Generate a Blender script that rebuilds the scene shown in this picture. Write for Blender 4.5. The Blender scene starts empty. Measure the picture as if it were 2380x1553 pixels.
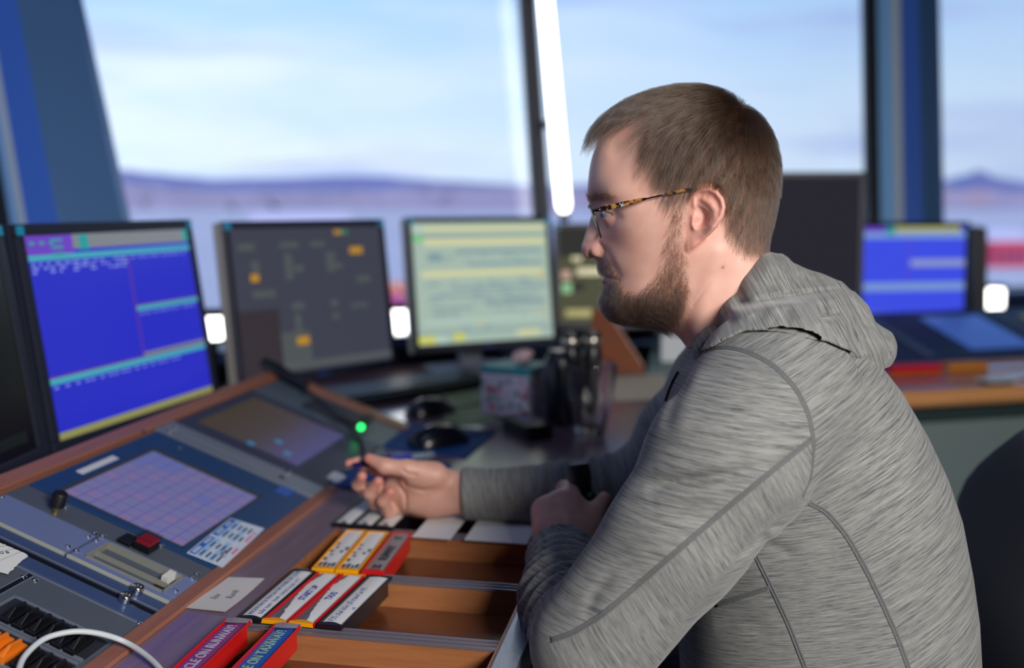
import bpy, math, random
import numpy as np
from mathutils import Vector, Matrix
from mathutils.bvhtree import BVHTree
random.seed(7); RNG = np.random.default_rng(7)
S = bpy.context.scene
COL = S.collection

# ---------------------------------------------------------------- camera
FPX = 35/36*2380; CZ = 1.20; PITCH = math.radians(7.53); IW, IH = 2380, 1553
cd = bpy.data.cameras.new('camera'); cam = bpy.data.objects.new('camera', cd); COL.objects.link(cam)
cam.location = (0, 0, CZ); cam.rotation_euler = (math.pi/2 - PITCH, 0, 0)
cd.sensor_width = 36; cd.lens = 35; cd.sensor_fit = 'HORIZONTAL'
cd.clip_start = .02; cd.clip_end = 30000
cd.dof.use_dof = True; cd.dof.focus_distance = 1.01; cd.dof.aperture_fstop = 2.1
S.camera = cam
vs = S.view_settings; vs.view_transform = 'Standard'; vs.look = 'None'; vs.exposure = 0.0; vs.gamma = 1; vs.use_curve_mapping = False
S.cycles.use_denoising = True
S.cycles.max_bounces = 8; S.cycles.transparent_max_bounces = 12; S.cycles.sample_clamp_indirect = 4.0

def lin(c):
    if isinstance(c, (int, float)): c = (c, c, c)
    f = lambda v: (v/255/12.92 if v/255 <= .04045 else ((v/255+.055)/1.055)**2.4)
    return tuple(f(v) for v in c[:3])

# ---------------------------------------------------------------- sky
W = bpy.data.worlds.new('sky'); S.world = W; W.use_nodes = True
nt = W.node_tree; nt.nodes.clear()
N_ = nt.nodes.new; L_ = nt.links.new
o = N_('ShaderNodeOutputWorld'); bg = N_('ShaderNodeBackground'); L_(bg.outputs[0], o.inputs[0])
tc = N_('ShaderNodeTexCoord'); sx = N_('ShaderNodeSeparateXYZ'); L_(tc.outputs['Generated'], sx.inputs[0])
rp = N_('ShaderNodeValToRGB'); L_(sx.outputs['Z'], rp.inputs[0])
cr = rp.color_ramp
cr.elements[0].position = 0.0; cr.elements[0].color = (*lin((206, 222, 250)), 1)
cr.elements[1].position = 1.0; cr.elements[1].color = (*lin((70, 120, 215)), 1)
for p_, c_ in ((.035, (208, 229, 252)), (.10, (202, 226, 253)), (.20, (172, 210, 253)), (.34, (126, 184, 250)), (.5, (100, 160, 240))):
    e = cr.elements.new(p_); e.color = (*lin(c_), 1)
mp = N_('ShaderNodeMapping'); L_(tc.outputs['Generated'], mp.inputs[0]); mp.inputs['Scale'].default_value = (2.2, 2.2, 9.0)
mp.inputs['Location'].default_value = (1.3, .4, .35)
nz = N_('ShaderNodeTexNoise'); L_(mp.outputs[0], nz.inputs[0]); nz.inputs['Scale'].default_value = 1.5; nz.inputs['Detail'].default_value = 5; nz.inputs['Roughness'].default_value = .5
cl = N_('ShaderNodeValToRGB'); L_(nz.outputs['Fac'], cl.inputs[0])
cl.color_ramp.elements[0].position = .40; cl.color_ramp.elements[0].color = (0, 0, 0, 1)
cl.color_ramp.elements[1].position = .68; cl.color_ramp.elements[1].color = (1, 1, 1, 1)
cov = N_('ShaderNodeMapRange'); L_(sx.outputs['X'], cov.inputs[0]); cov.inputs[1].default_value = -.35; cov.inputs[2].default_value = .35; cov.inputs[3].default_value = 1.0; cov.inputs[4].default_value = .12
cm = N_('ShaderNodeMath'); cm.operation = 'MULTIPLY'; L_(cl.outputs[0], cm.inputs[0]); L_(cov.outputs[0], cm.inputs[1])
mx = N_('ShaderNodeMix'); mx.data_type = 'RGBA'; L_(cm.outputs[0], mx.inputs[0])
L_(rp.outputs[0], mx.inputs[6]); mx.inputs[7].default_value = (*lin((238, 244, 255)), 1)
# lilac undersides
mp2 = N_('ShaderNodeMapping'); L_(tc.outputs['Generated'], mp2.inputs[0]); mp2.inputs['Scale'].default_value = (1.6, 1.6, 12.0)
mp2.inputs['Location'].default_value = (.2, 2.7, 1.1)
nz2 = N_('ShaderNodeTexNoise'); L_(mp2.outputs[0], nz2.inputs[0]); nz2.inputs['Scale'].default_value = 1.7; nz2.inputs['Detail'].default_value = 3
cl2 = N_('ShaderNodeValToRGB'); L_(nz2.outputs['Fac'], cl2.inputs[0])
cl2.color_ramp.elements[0].position = .50; cl2.color_ramp.elements[0].color = (0, 0, 0, 1)
cl2.color_ramp.elements[1].position = .70; cl2.color_ramp.elements[1].color = (.85, .85, .85, 1)
mx2 = N_('ShaderNodeMix'); mx2.data_type = 'RGBA'; L_(cl2.outputs[0], mx2.inputs[0])
L_(mx.outputs[2], mx2.inputs[6]); mx2.inputs[7].default_value = (*lin((172, 188, 238)), 1)
# brighter to the left
ma = N_('ShaderNodeMapRange'); L_(sx.outputs['X'], ma.inputs[0])
ma.inputs[1].default_value = -.5; ma.inputs[2].default_value = .5; ma.inputs[3].default_value = 1.34; ma.inputs[4].default_value = .98
mu = N_('ShaderNodeVectorMath'); mu.operation = 'SCALE'; L_(mx2.outputs[2], mu.inputs[0]); L_(ma.outputs[0], mu.inputs[3])
L_(mu.outputs[0], bg.inputs[0]); bg.inputs[1].default_value = 1.0

# ---------------------------------------------------------------- key lamp behind the camera, added fill overhead
def area_light(name, loc, target, size, power, color):
    d = bpy.data.lights.new(name, 'AREA'); d.shape = 'DISK'; d.size = size; d.energy = power; d.color = color
    ob = bpy.data.objects.new(name, d); COL.objects.link(ob); ob.location = loc
    ob.rotation_euler = (Vector(target) - Vector(loc)).to_track_quat('-Z', 'Y').to_euler(); return ob
area_light('work_lamp_light', (.96, -.74, 1.76), (.25, 1.05, 1.0), .7, 55, (1.0, .965, .93))

area_light('added_fill_light', (-.55, 1.15, 2.62), (-.35, 1.45, .8), 1.1, 3.6, (.48, .60, 1.0))  # unseen overhead fill, added to brighten the face front and desk
# low warm sun behind the camera: it lights the snow and the mountains, the solid back of the cab keeps it off the desks
sd = bpy.data.lights.new('low_sun', 'SUN'); sd.energy = 1.9; sd.color = (1, .74, .66); sd.angle = .02
so = bpy.data.objects.new('low_sun', sd); COL.objects.link(so); so.location = (2, -8, 5); so.rotation_euler = Vector((-.25, 1, -.20)).to_track_quat('-Z', 'Y').to_euler()

# ---------------------------------------------------------------- pixel helpers: photograph measurements -> world metres
_c, _s = math.cos(PITCH), math.sin(PITCH); CAM = np.array([0, 0, CZ])
def ray(px, py):
    x = (px-IW/2)/FPX; d = (py-IH/2)/FPX
    return np.array([x, _c-d*_s, -(d*_c+_s)])
def at_depth(px, py, d): return CAM + d*ray(px, py)
def on_z(px, py, z):
    r = ray(px, py); return CAM + r*((z-CZ)/r[2])
def on_plane(px, py, o, n):
    r = ray(px, py); return CAM + r*(np.dot(np.array(o)-CAM, n)/np.dot(r, n))
TH = math.radians(-11); U = np.array([math.cos(TH), math.sin(TH), 0]); V = np.array([-math.sin(TH), math.cos(TH), 0]); ZZ = np.array([0, 0, 1.])
DZ = .76
def desk_st(px, py, z=DZ):
    p = on_z(px, py, z); return float(p@V), float(-(p@U))
def dw(s, t, z): return Vector(V*s - U*t + ZZ*z)
DROT = TH + math.pi/2

# ---------------------------------------------------------------- materials
MATS = {}
def mat(name, color, rough=.5, metal=0.0, emit=0.0, spec=.5, coat=0.0, alpha=1.0, var=0.0, vscale=30, bump=0.0, bscale=200, trans=0.0, ecol=None, sheen=0.0):
    if name in MATS: return MATS[name]
    m = bpy.data.materials.new(name); m.use_nodes = True; t = m.node_tree; b = t.nodes['Principled BSDF']
    c = (*lin(color), 1)
    b.inputs['Base Color'].default_value = c; b.inputs['Roughness'].default_value = rough; b.inputs['Metallic'].default_value = metal
    b.inputs['Specular IOR Level'].default_value = spec; b.inputs['Coat Weight'].default_value = coat; b.inputs['Coat Roughness'].default_value = .12
    b.inputs['Transmission Weight'].default_value = trans; b.inputs['Sheen Weight'].default_value = sheen
    if emit: b.inputs['Emission Color'].default_value = (*lin(ecol or color), 1); b.inputs['Emission Strength'].default_value = emit
    if var or bump:
        tc = t.nodes.new('ShaderNodeTexCoord')
    if var:
        n = t.nodes.new('ShaderNodeTexNoise'); n.inputs['Scale'].default_value = vscale; n.inputs['Detail'].default_value = 4
        t.links.new(tc.outputs['Object'], n.inputs[0])
        h = t.nodes.new('ShaderNodeMix'); h.data_type = 'RGBA'; t.links.new(n.outputs[0], h.inputs[0])
        h.inputs[6].default_value = tuple(max(0, v*(1-var)) for v in c[:3])+(1,); h.inputs[7].default_value = tuple(min(1, v*(1+var)) for v in c[:3])+(1,)
        t.links.new(h.outputs[2], b.inputs['Base Color'])
    if bump:
        n = t.nodes.new('ShaderNodeTexNoise'); n.inputs['Scale'].default_value = bscale; n.inputs['Detail'].default_value = 3
        t.links.new(tc.outputs['Object'], n.inputs[0])
        bp = t.nodes.new('ShaderNodeBump'); bp.inputs['Strength'].default_value = bump; bp.inputs['Distance'].default_value = .001
        t.links.new(n.outputs[0], bp.inputs['Height']); t.links.new(bp.outputs[0], b.inputs['Normal'])
    MATS[name] = m; return m
def wood(name, c1, c2, rough=.3, coat=.4, axis=(1, 18, 18), scale=6):
    if name in MATS: return MATS[name]
    m = bpy.data.materials.new(name); m.use_nodes = True; t = m.node_tree; b = t.nodes['Principled BSDF']
    tc = t.nodes.new('ShaderNodeTexCoord'); mp = t.nodes.new('ShaderNodeMapping'); mp.inputs['Scale'].default_value = axis
    t.links.new(tc.outputs['Object'], mp.inputs[0])
    n = t.nodes.new('ShaderNodeTexNoise'); n.inputs['Scale'].default_value = scale; n.inputs['Detail'].default_value = 6; n.inputs['Roughness'].default_value = .65
    t.links.new(mp.outputs[0], n.inputs[0])
    r = t.nodes.new('ShaderNodeValToRGB'); t.links.new(n.outputs[0], r.inputs[0])
    r.color_ramp.elements[0].position = .3; r.color_ramp.elements[0].color = (*lin(c1), 1)
    r.color_ramp.elements[1].position = .7; r.color_ramp.elements[1].color = (*lin(c2), 1)
    t.links.new(r.outputs[0], b.inputs['Base Color'])
    b.inputs['Roughness'].default_value = rough; b.inputs['Coat Weight'].default_value = coat; b.inputs['Coat Roughness'].default_value = .2
    MATS[name] = m; return m
def glass_mat(name, tint=(1, 1, 1), refl=.06):
    if name in MATS: return MATS[name]
    m = bpy.data.materials.new(name); m.use_nodes = True; t = m.node_tree; t.nodes.clear()
    o = t.nodes.new('ShaderNodeOutputMaterial'); mx = t.nodes.new('ShaderNodeMixShader'); tr = t.nodes.new('ShaderNodeBsdfTransparent'); gl = t.nodes.new('ShaderNodeBsdfGlossy')
    tr.inputs[0].default_value = (*tint, 1); gl.inputs['Roughness'].default_value = .02; mx.inputs[0].default_value = refl
    lw = t.nodes.new('ShaderNodeLayerWeight'); lw.inputs['Blend'].default_value = .5   # facing: 0 head-on, 1 grazing, same from both sides
    pw_ = t.nodes.new('ShaderNodeMath'); pw_.operation = 'POWER'; pw_.inputs[1].default_value = 4; t.links.new(lw.outputs['Facing'], pw_.inputs[0])
    mr_ = t.nodes.new('ShaderNodeMapRange'); t.links.new(pw_.outputs[0], mr_.inputs[0]); mr_.inputs[3].default_value = refl*.5; mr_.inputs[4].default_value = .6; t.links.new(mr_.outputs[0], mx.inputs[0])
    t.links.new(tr.outputs[0], mx.inputs[1]); t.links.new(gl.outputs[0], mx.inputs[2]); t.links.new(mx.outputs[0], o.inputs[0])
    MATS[name] = m; return m

# ---------------------------------------------------------------- mesh building
class MB:
    def __init__(s): s.v = []; s.f = []; s.m = []
    def add(s, vs, fs, mi=0):
        b = len(s.v); s.v += [tuple(map(float, p)) for p in vs]; s.f += [tuple(b+i for i in f) for f in fs]; s.m += [mi]*len(fs); return s
    def box(s, c, d, mi=0, rz=0.0):
        x, y, z = d[0]/2, d[1]/2, d[2]/2; ca, sa = math.cos(rz), math.sin(rz)
        pts = [(c[0]+a*x*ca-bb*y*sa, c[1]+a*x*sa+bb*y*ca, c[2]+e*z) for e in (-1, 1) for bb in (-1, 1) for a in (-1, 1)]
        return s.add(pts, [(0, 2, 3, 1), (4, 5, 7, 6), (0, 1, 5, 4), (2, 6, 7, 3), (0, 4, 6, 2), (1, 3, 7, 5)], mi)
    def span(s, a, b, mi=0):
        return s.box([(a[i]+b[i])/2 for i in range(3)], [abs(b[i]-a[i]) for i in range(3)], mi)
    def prism(s, poly, z0, z1, mi=0, top=None):
        a = sum(poly[i][0]*poly[(i+1) % len(poly)][1]-poly[(i+1) % len(poly)][0]*poly[i][1] for i in range(len(poly)))
        if a < 0: poly = poly[::-1]
        n = len(poly); top = poly if top is None else (top if a >= 0 else top[::-1])
        return s.add([(x, y, z0) for x, y in poly]+[(x, y, z1) for x, y in top],
                     [tuple(range(n))[::-1], tuple(range(n, 2*n))]+[(i, (i+1) % n, n+(i+1) % n, n+i) for i in range(n)], mi)
    def rings(s, rings, mi=0, cap=True, closed=False):
        n = len(rings[0]); vs = [p for r in rings for p in r]; fs = []
        m = len(rings)
        for i in range(m if closed else m-1):
            j = (i+1) % m
            for k in range(n): fs.append((i*n+k, i*n+(k+1) % n, j*n+(k+1) % n, j*n+k))
        if cap and not closed: fs += [tuple(range(n))[::-1], tuple((m-1)*n+k for k in range(n))]
        return s.add(vs, fs, mi)
    def tube(s, path, r, n=10, mi=0, cap=True, closed=False):
        P = [np.array(p, float) for p in path]; m = len(P); rr = r if hasattr(r, '__len__') else [r]*m
        T = []
        for i in range(m):
            a = P[(i-1) % m] if (closed or i > 0) else P[i]; b = P[(i+1) % m] if (closed or i < m-1) else P[i]
            d = b-a; T.append(d/(np.linalg.norm(d)+1e-12))
        up = np.array([0, 0, 1.]) if abs(T[0][2]) < .9 else np.array([1., 0, 0])
        x = np.cross(up, T[0]); x /= np.linalg.norm(x); R = []
        for i in range(m):
            x = x-T[i]*np.dot(x, T[i]); x /= np.linalg.norm(x)+1e-12; y = np.cross(T[i], x)
            R.append([P[i]+rr[i]*(math.cos(2*math.pi*k/n)*x+math.sin(2*math.pi*k/n)*y) for k in range(n)])
        return s.rings(R, mi, cap, closed)
    def lathe(s, prof, n=24, mi=0, c=(0, 0, 0)):
        return s.rings([[(c[0]+r*math.cos(2*math.pi*k/n), c[1]+r*math.sin(2*math.pi*k/n), c[2]+z) for k in range(n)] for r, z in prof], mi)
    def quad(s, a, b, c, d, mi=0): return s.add([a, b, c, d], [(0, 1, 2, 3)], mi)
    def build(s, name, mats, parent=None, smooth=False, bevel=0, sub=0, loc=None, rot=None):
        me = bpy.data.meshes.new(name); me.from_pydata(s.v, [], s.f); me.update()
        for m in (mats if isinstance(mats, (list, tuple)) else [mats]): me.materials.append(m)
        if len(me.materials) > 1: me.polygons.foreach_set('material_index', s.m)
        if smooth:
            me.polygons.foreach_set('use_smooth', [True]*len(me.polygons))
            if smooth is not True: me.set_sharp_from_angle(angle=math.radians(smooth))
        ob = bpy.data.objects.new(name, me); COL.objects.link(ob)
        if parent is not None: ob.parent = parent
        if loc is not None: ob.location = loc
        if rot is not None: ob.rotation_euler = rot
        if bevel:
            b = ob.modifiers.new('bevel', 'BEVEL'); b.width = bevel; b.segments = 2; b.limit_method = 'ANGLE'; b.angle_limit = math.radians(40)
        if sub:
            b = ob.modifiers.new('sub', 'SUBSURF'); b.levels = sub; b.render_levels = sub
        return ob
def tag(o, label=None, cat=None, group=None, kind=None):
    if label: o['label'] = label
    if cat: o['category'] = cat
    if group: o['group'] = group
    if kind: o['kind'] = kind
    return o
def thing(name, label, cat, loc=(0, 0, 0), rot=(0, 0, 0), group=None):
    o = bpy.data.objects.new(name, None); COL.objects.link(o); o.location = loc; o.rotation_euler = rot; o.empty_display_size = .05
    return tag(o, label, cat, group)
def struct(name, mb, m, **k): return tag(mb.build(name, m, **k), kind='structure')
def text(name, body, size, m, parent, loc, rot=(0, 0, 0), shear=0.0, extrude=.0001, align='LEFT', bold=0.0, sx=1.0):
    c = bpy.data.curves.new(name, 'FONT'); c.body = body; c.size = size; c.shear = shear; c.extrude = extrude; c.align_x = align; c.offset = bold; c.resolution_u = 3
    tmp = bpy.data.objects.new('tmp', c); COL.objects.link(tmp); bpy.context.view_layer.update()
    me = bpy.data.meshes.new_from_object(tmp.evaluated_get(bpy.context.evaluated_depsgraph_get())); me.name = name
    bpy.data.objects.remove(tmp); bpy.data.curves.remove(c)
    me.materials.clear(); me.materials.append(m)
    ob = bpy.data.objects.new(name, me); COL.objects.link(ob); ob.parent = parent; ob.location = loc; ob.rotation_euler = rot; ob.scale = (sx, 1, 1)
    return ob
def basis(o, x, y, z):
    """rotation of an Empty from three world axes"""
    o.rotation_euler = Matrix((Vector(x), Vector(y), Vector(z))).transposed().to_euler()
def rrect(x0, y0, x1, y1, r, n=4):
    P = []
    for cx, cy, a in ((x1-r, y1-r, 0), (x0+r, y1-r, 90), (x0+r, y0+r, 180), (x1-r, y0+r, 270)):
        P += [(cx+r*math.cos(math.radians(a+90*k/n)), cy+r*math.sin(math.radians(a+90*k/n))) for k in range(n+1)]
    return P
# ================================================================ OUTSIDE
snow = mat('snow_field', (235, 225, 220), .9, var=.22, vscale=.004)
mb = MB(); R_ = 16000
mb.add([(R_*math.cos(a), R_*math.sin(a), -20) for a in [2*math.pi*k/48 for k in range(48)]], [tuple(range(48))])
struct('ground', mb, snow)
def ridge(name, dist, prof, m, seed, px0=-4200, px1=6600, depth=1500):
    """a mountain ridge: prof gives the skyline (pixel column -> pixel row) at distance dist"""
    rng = np.random.default_rng(seed); xs = np.linspace(px0, px1, 420); top = np.interp(xs, [p[0] for p in prof], [p[1] for p in prof])
    k = rng.normal(0, 1, 420); k = np.convolve(k, np.ones(7)/7, 'same'); top += k*4*(1+2.5*((xs < 100) | (xs > 2400)))
    rows = [[], [], [], [], []]
    for x, y in zip(xs, top):
        r = ray(x, y); p = CAM + r*(dist/r[1]); h = p[2]+20
        for i, (fz, fy) in enumerate(((0, -.9), (.45, -.5), (1, 0), (.5, .6), (0, 1.1))):
            rows[i].append((p[0]*(1+fy*depth/dist)+rng.normal(0, 20), p[1]+fy*depth+rng.normal(0, 40), -20+h*fz*(1+.1*rng.normal() if 0 < fz < 1 else 1)))
    n = len(xs); m_ = MB(); m_.add([p for r in rows for p in r], [(i*n+k, i*n+k+1, (i+1)*n+k+1, (i+1)*n+k) for i in range(4) for k in range(n-1)])
    return tag(m_.build(name, m, smooth=True), kind='structure')
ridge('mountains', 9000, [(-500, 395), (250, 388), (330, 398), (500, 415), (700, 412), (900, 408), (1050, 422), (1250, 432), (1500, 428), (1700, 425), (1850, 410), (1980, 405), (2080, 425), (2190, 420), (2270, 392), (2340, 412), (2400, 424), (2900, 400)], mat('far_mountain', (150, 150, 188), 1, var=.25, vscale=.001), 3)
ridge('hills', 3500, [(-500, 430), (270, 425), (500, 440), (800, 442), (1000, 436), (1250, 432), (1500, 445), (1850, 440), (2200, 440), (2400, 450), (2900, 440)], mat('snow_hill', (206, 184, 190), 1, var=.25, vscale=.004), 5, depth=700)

# buildings / vehicles on the apron far below
def building(name, label, cat, px, py, d, w, h, dp, wall, roof, wm=None):
    r = ray(px, py); p = CAM + r*(d/r[1]); p = np.array([p[0], p[1], -20.0])
    o = thing(name, label, cat, p, (0, 0, .2))
    MB().span((-w/2, 0, 0), (w/2, dp, h)).build('wall', wall, o)
    a = MB(); a.add([(-w/2-.3, -.3, h), (w/2+.3, -.3, h), (w/2+.3, dp+.3, h), (-w/2-.3, dp+.3, h), (-w/2-.3, dp/2, h+h*.45), (w/2+.3, dp/2, h+h*.45)], [(0, 1, 5, 4), (2, 3, 4, 5), (0, 4, 3), (1, 2, 5), (3, 2, 1, 0)])
    a.build('roof', roof, o)
    for k in range(4): MB().span((-w/2+w*(.08+.23*k), -.12, h*.25), (-w/2+w*(.22+.23*k), .05, h*.6)).build('window', wm or mat('far_window', (70, 80, 120), .2), o)
    return o
white_wall = mat('white_cladding', (225, 225, 240), .7); red_wall = mat('red_cladding', (200, 60, 85), .7)
building('hangar', 'red hangar with snowy white roof outside the right-hand window', 'building', 2345, 655, 330, 15, 8.5, 14, red_wall, white_wall)
def van(name, label, px, py, d, body):
    r = ray(px, py); p = CAM + r*(d/r[1]); o = thing(name, label, 'vehicle', (p[0], p[1], -20), (0, 0, .3))
    MB().prism([(-2.6, -1), (2.6, -1), (2.6, 1), (-2.6, 1)], .5, 1.5).add([(-2.6, -1, 1.5), (1.4, -1, 1.5), (1.4, 1, 1.5), (-2.6, 1, 1.5), (-2.5, -.9, 2.6), (.9, -.9, 2.6), (.9, .9, 2.6), (-2.5, .9, 2.6)], [(4, 5, 6, 7), (0, 1, 5, 4), (1, 2, 6, 5), (2, 3, 7, 6), (3, 0, 4, 7)]).build('body', body, o, bevel=.1)
    for sx_ in (-1.6, 1.6):
        for sy_ in (-.95, .95):
            MB().tube([(sx_, sy_-.1, .45), (sx_, sy_+.1, .45)], .45, 14).build('wheel', mat('tyre', (25, 25, 28), .8), o)
    MB().span((-.2, -.98, 1.65), (.7, .98, 2.3)).build('window', mat('far_window', (70, 80, 120), .2), o)
van('airport_van', 'orange van on the snowy apron between the two middle monitors', 931, 690, 232, mat('orange_paint', (235, 140, 80), .5))
van('airport_van', 'magenta van on the snowy apron just below the orange one', 928, 715, 205, mat('magenta_paint', (190, 70, 140), .5))
MB_ = building('terminal', 'low pale terminal building beyond the grey monitor', 'building', 700, 560, 620, 60, 10, 16, white_wall, white_wall)

# ================================================================ TOWER CAB
slate = mat('column_slate', (78, 120, 172), .45, coat=.2); navy = mat('column_navy', (72, 122, 226), .4, coat=.2)
pale = mat('column_pale', (200, 208, 210), .5); lblue = mat('column_light_blue', (140, 196, 245), .4); gask = mat('window_gasket', (14, 17, 30), .6)
ZB, ZT, ZS, ZH = 0.0, 2.75, .84, 2.16
def lean_line(pb, pt, d0, d1):
    a = at_depth(*pb, d0); b = at_depth(*pt, d1); k = (b-a)/(b[2]-a[2]); return lambda z: a+k*(z-a[2])
COLS = []
def column(name, pl, pr, d, label):
    """pl, pr: left and right edge pixel columns at rows 510 and 0"""
    a0, a1 = pl; b0, b1 = pr; l = lean_line((a0, 510), (a1, 0), d, d+.12); r = lean_line((b0, 510), (b1, 0), d, d+.12)
    o = thing(name, None, None, tuple(Vector(l(0)+r(0))/2)); tag(o, kind='structure'); base = np.array(o.location)
    def strip(nm, f0, f1, i0, i1, m):
        mb = MB(); P = []
        for z in (ZB, ZT):
            A, B = l(z), r(z); ax = (B-A); w = np.linalg.norm(ax[:2]); ax = ax/w; n = np.array([ax[1], -ax[0], 0])
            P.append([A+ax*w*f0+n*w*i0-base, A+ax*w*f1+n*w*i1-base, A+ax*w*f1-n*w*.15-base, A+ax*w*f0-n*w*.15-base])
        mb.rings(P); mb.build(nm, m, o)
    strip('edge_trim', 0, .16, .0, .02, gask); strip('light_face', .16, .30, .02, .16, lblue); strip('pale_face', .30, .38, .16, .22, pale)
    strip('navy_face', .38, .62, .22, .24, navy); strip('slate_face', .62, 1.0, .24, .0, slate)
    COLS.append((l, r)); return o
column('trim_3', (-25, -105), (286, 176), 2.55, '')
column('trim_4', (2018, 2010), (2194, 2184), 4.2, '')
# further corner columns of the cab outside the frame
l3 = lambda z: np.array([3.9+.05*z, 4.4+.2*z, z]); r3 = lambda z: np.array([4.2+.05*z, 4.2+.2*z, z])
l0 = lambda z: np.array([-2.3-.26*z, .7, z]); r0 = lambda z: np.array([-2.2-.26*z, 1.0, z])
for nm, l, r in (('trim_5', l3, r3), ('trim_6', l0, r0)):
    struct(nm, MB().rings([[l(z), r(z), r(z)+np.array([.05, .3, 0]), l(z)+np.array([.05, .3, 0])] for z in (0, ZT)]), slate)
glass = glass_mat('window_glass', (.97, .985, 1.0))
def pane(nm, a, b):
    n = np.cross(b(1)-a(1), a(2)-a(1)); n /= np.linalg.norm(n); mb = MB()
    mb.rings([[p+n*s_ for p in (a(ZS), b(ZS), b(ZH), a(ZH))] for s_ in (-.005, .005)])
    return struct(nm, mb, glass)
mid = lean_line((1260, 500), (1226, 0), 3.2, 3.32); off = lambda f, v: (lambda z: f(z)+np.array(v))
pane('window_2', COLS[0][1], mid); pane('window_3', mid, COLS[1][0]); pane('window_1', COLS[1][1], l3)
mb = MB(); mb.rings([[mid(z)+np.array(v) for v in ((-.024, 0, 0), (.024, .0, 0), (.03, .09, 0), (-.03, .09, 0))] for z in (ZS, ZT)]); struct('trim_1', mb, mat('mullion_black', (36, 36, 44), .5))
# unseen header added above the panes to cut the sky light
hd = MB(); hm_ = mat('header_navy', (34, 46, 80), .7)
for a, b in ((off(r0, (0, .25, 0)), COLS[0][0]), (COLS[0][1], COLS[1][0]), (COLS[1][1], l3)):
    n = np.cross(b(1)-a(1), a(2)-a(1)); n /= np.linalg.norm(n); hd.rings([[p+n*s_ for p in (a(ZH), b(ZH), b(ZT), a(ZT))] for s_ in (-.04, .04)])
struct('wall_front_added_header', hd, hm_)
pane('window_4', off(r0, (0, .25, 0)), COLS[0][0])
# sill wall, sill boards
wallm = mat('wall_navy', (30, 44, 78), .6, var=.15, vscale=3)
plan = [r0, COLS[0][0], COLS[0][1], COLS[1][0], COLS[1][1], l3]
mb = MB(); sb = MB()
for a, b in zip(plan[:-1], plan[1:]):
    A, B = a(.0), b(.0); A2, B2 = a(ZS), b(ZS); n = np.array([(B-A)[1], -(B-A)[0], 0]); n /= np.linalg.norm(n)
    mb.rings([[A2*[1, 1, 0]+n*.02, B2*[1, 1, 0]+n*.02, B2*[1, 1, 0]-n*.08, A2*[1, 1, 0]-n*.08], [A2+n*.02, B2+n*.02, B2-n*.08, A2-n*.08]])
    sb.rings([[A2+n*.16-ZZ*.03, B2+n*.16-ZZ*.03, B2-n*.06-ZZ*.03, A2-n*.06-ZZ*.03], [A2+n*.16, B2+n*.16, B2-n*.06, A2-n*.06]])
struct('wall_front', mb, wallm); struct('trim_2', sb, mat('sill_blue', (38, 62, 112), .45, coat=.2))
# the rest of the cab, unseen: low walls, upper walls closed against sky light
back = [(4.25, 4.3), (5.2, .5), (3.6, -2.6), (-.6, -2.9), (-1.62, -.8), (-2.35, .7)]
bk = mat('wall_dark', (44, 46, 58), .8); bkl = mat('wall_blue_grey', (60, 68, 100), .8)
for i, ((x0, y0), (x1, y1)) in enumerate(zip(back[:-1], back[1:])):
    d = Vector((x1-x0, y1-y0, 0)).normalized(); n = Vector((d.y, -d.x, 0))*.1; side = ('right', 'back_right', 'back', 'back_left', 'left')[i]
    struct('wall_'+side, MB().rings([[(x0-n.x, y0-n.y, z), (x1-n.x, y1-n.y, z), (x1, y1, z), (x0, y0, z)] for z in (0, ZS)]), bk)
    struct('wall_'+side+'_upper', MB().rings([[(x0-n.x, y0-n.y, z), (x1-n.x, y1-n.y, z), (x1, y1, z), (x0, y0, z)] for z in (ZS, ZT)]), bkl)
    struct('trim_%d' % (7+i), MB().box((x1, y1, ZT/2), (.22, .22, ZT)), slate)
big = [(-4, -3.5), (6, -3.5), (6, 6), (-4, 6)]
struct('ceiling', MB().prism(big, ZT, ZT+.1), mat('ceiling_dark', (40, 48, 76), .9))
struct('floor', MB().prism(big, -.1, 0), mat('carpet_blue', (42, 50, 72), .95, var=.3, vscale=60))

# vertical light tube on the mullion, and the small lamps on the sill
glow = mat('lamp_glow', (255, 252, 246), .5, emit=5.0)
o = thing('light_tube', 'tall vertical white light tube beside the middle window mullion', 'lamp', tuple(mid(ZS+.35)))
tl = lean_line((1312, 500), (1267, 0), 3.1, 3.2); zlo = at_depth(1310, 492, 3.1)[2]; B0 = np.array(o.location)
MB().tube([tl(z)-B0 for z in (zlo, zlo+.02, zlo+.3, 2.3, 2.7)], [.014, .022, .022, .022, .022], 16).build('diffuser', glow, o, smooth=40)
MB().tube([tl(z)-B0+np.array([0, .036, 0]) for z in (zlo-.03, 2.72)], .016, 8).build('backplate', mat('mullion_black', (36, 36, 44)), o)
for k in (1.45, 1.9, 2.35): MB().rings([[p-B0 for p in (mid(k+e), tl(k+e)+np.array([0, .03, 0]), tl(k+e)+np.array([0, .05, 0]), mid(k+e)+np.array([0, .03, 0]))] for e in (-.012, .012)]).build('bracket', mat('mullion_black', (36, 36, 44)), o)
def sill_lamp(label, px, py, d, w, h):
    p = at_depth(px, py, d); o = thing('sill_lamp', label, 'lamp', (p[0], p[1], p[2]-h/2-.03), (0, 0, -math.atan2(p[0], p[1])), 'small white lamps behind the monitors')
    MB().prism(rrect(-w/2, -.02, w/2, .02, .012), .03, .03+h).build('shade', glow, o, bevel=.012, smooth=40)
    MB().prism(rrect(-w/2-.004, -.024, w/2+.004, .024, .012), .03+h, .045+h).build('cap', gask, o)
    MB().lathe([(.035, -.1), (.035, -.09), (.009, -.085), (.009, .03)], 16).build('base', gask, o, smooth=40)
sill_lamp('small glowing white lamp between the blue screen and the grey screen', 497, 762, 2.35, .05, .058)
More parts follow.
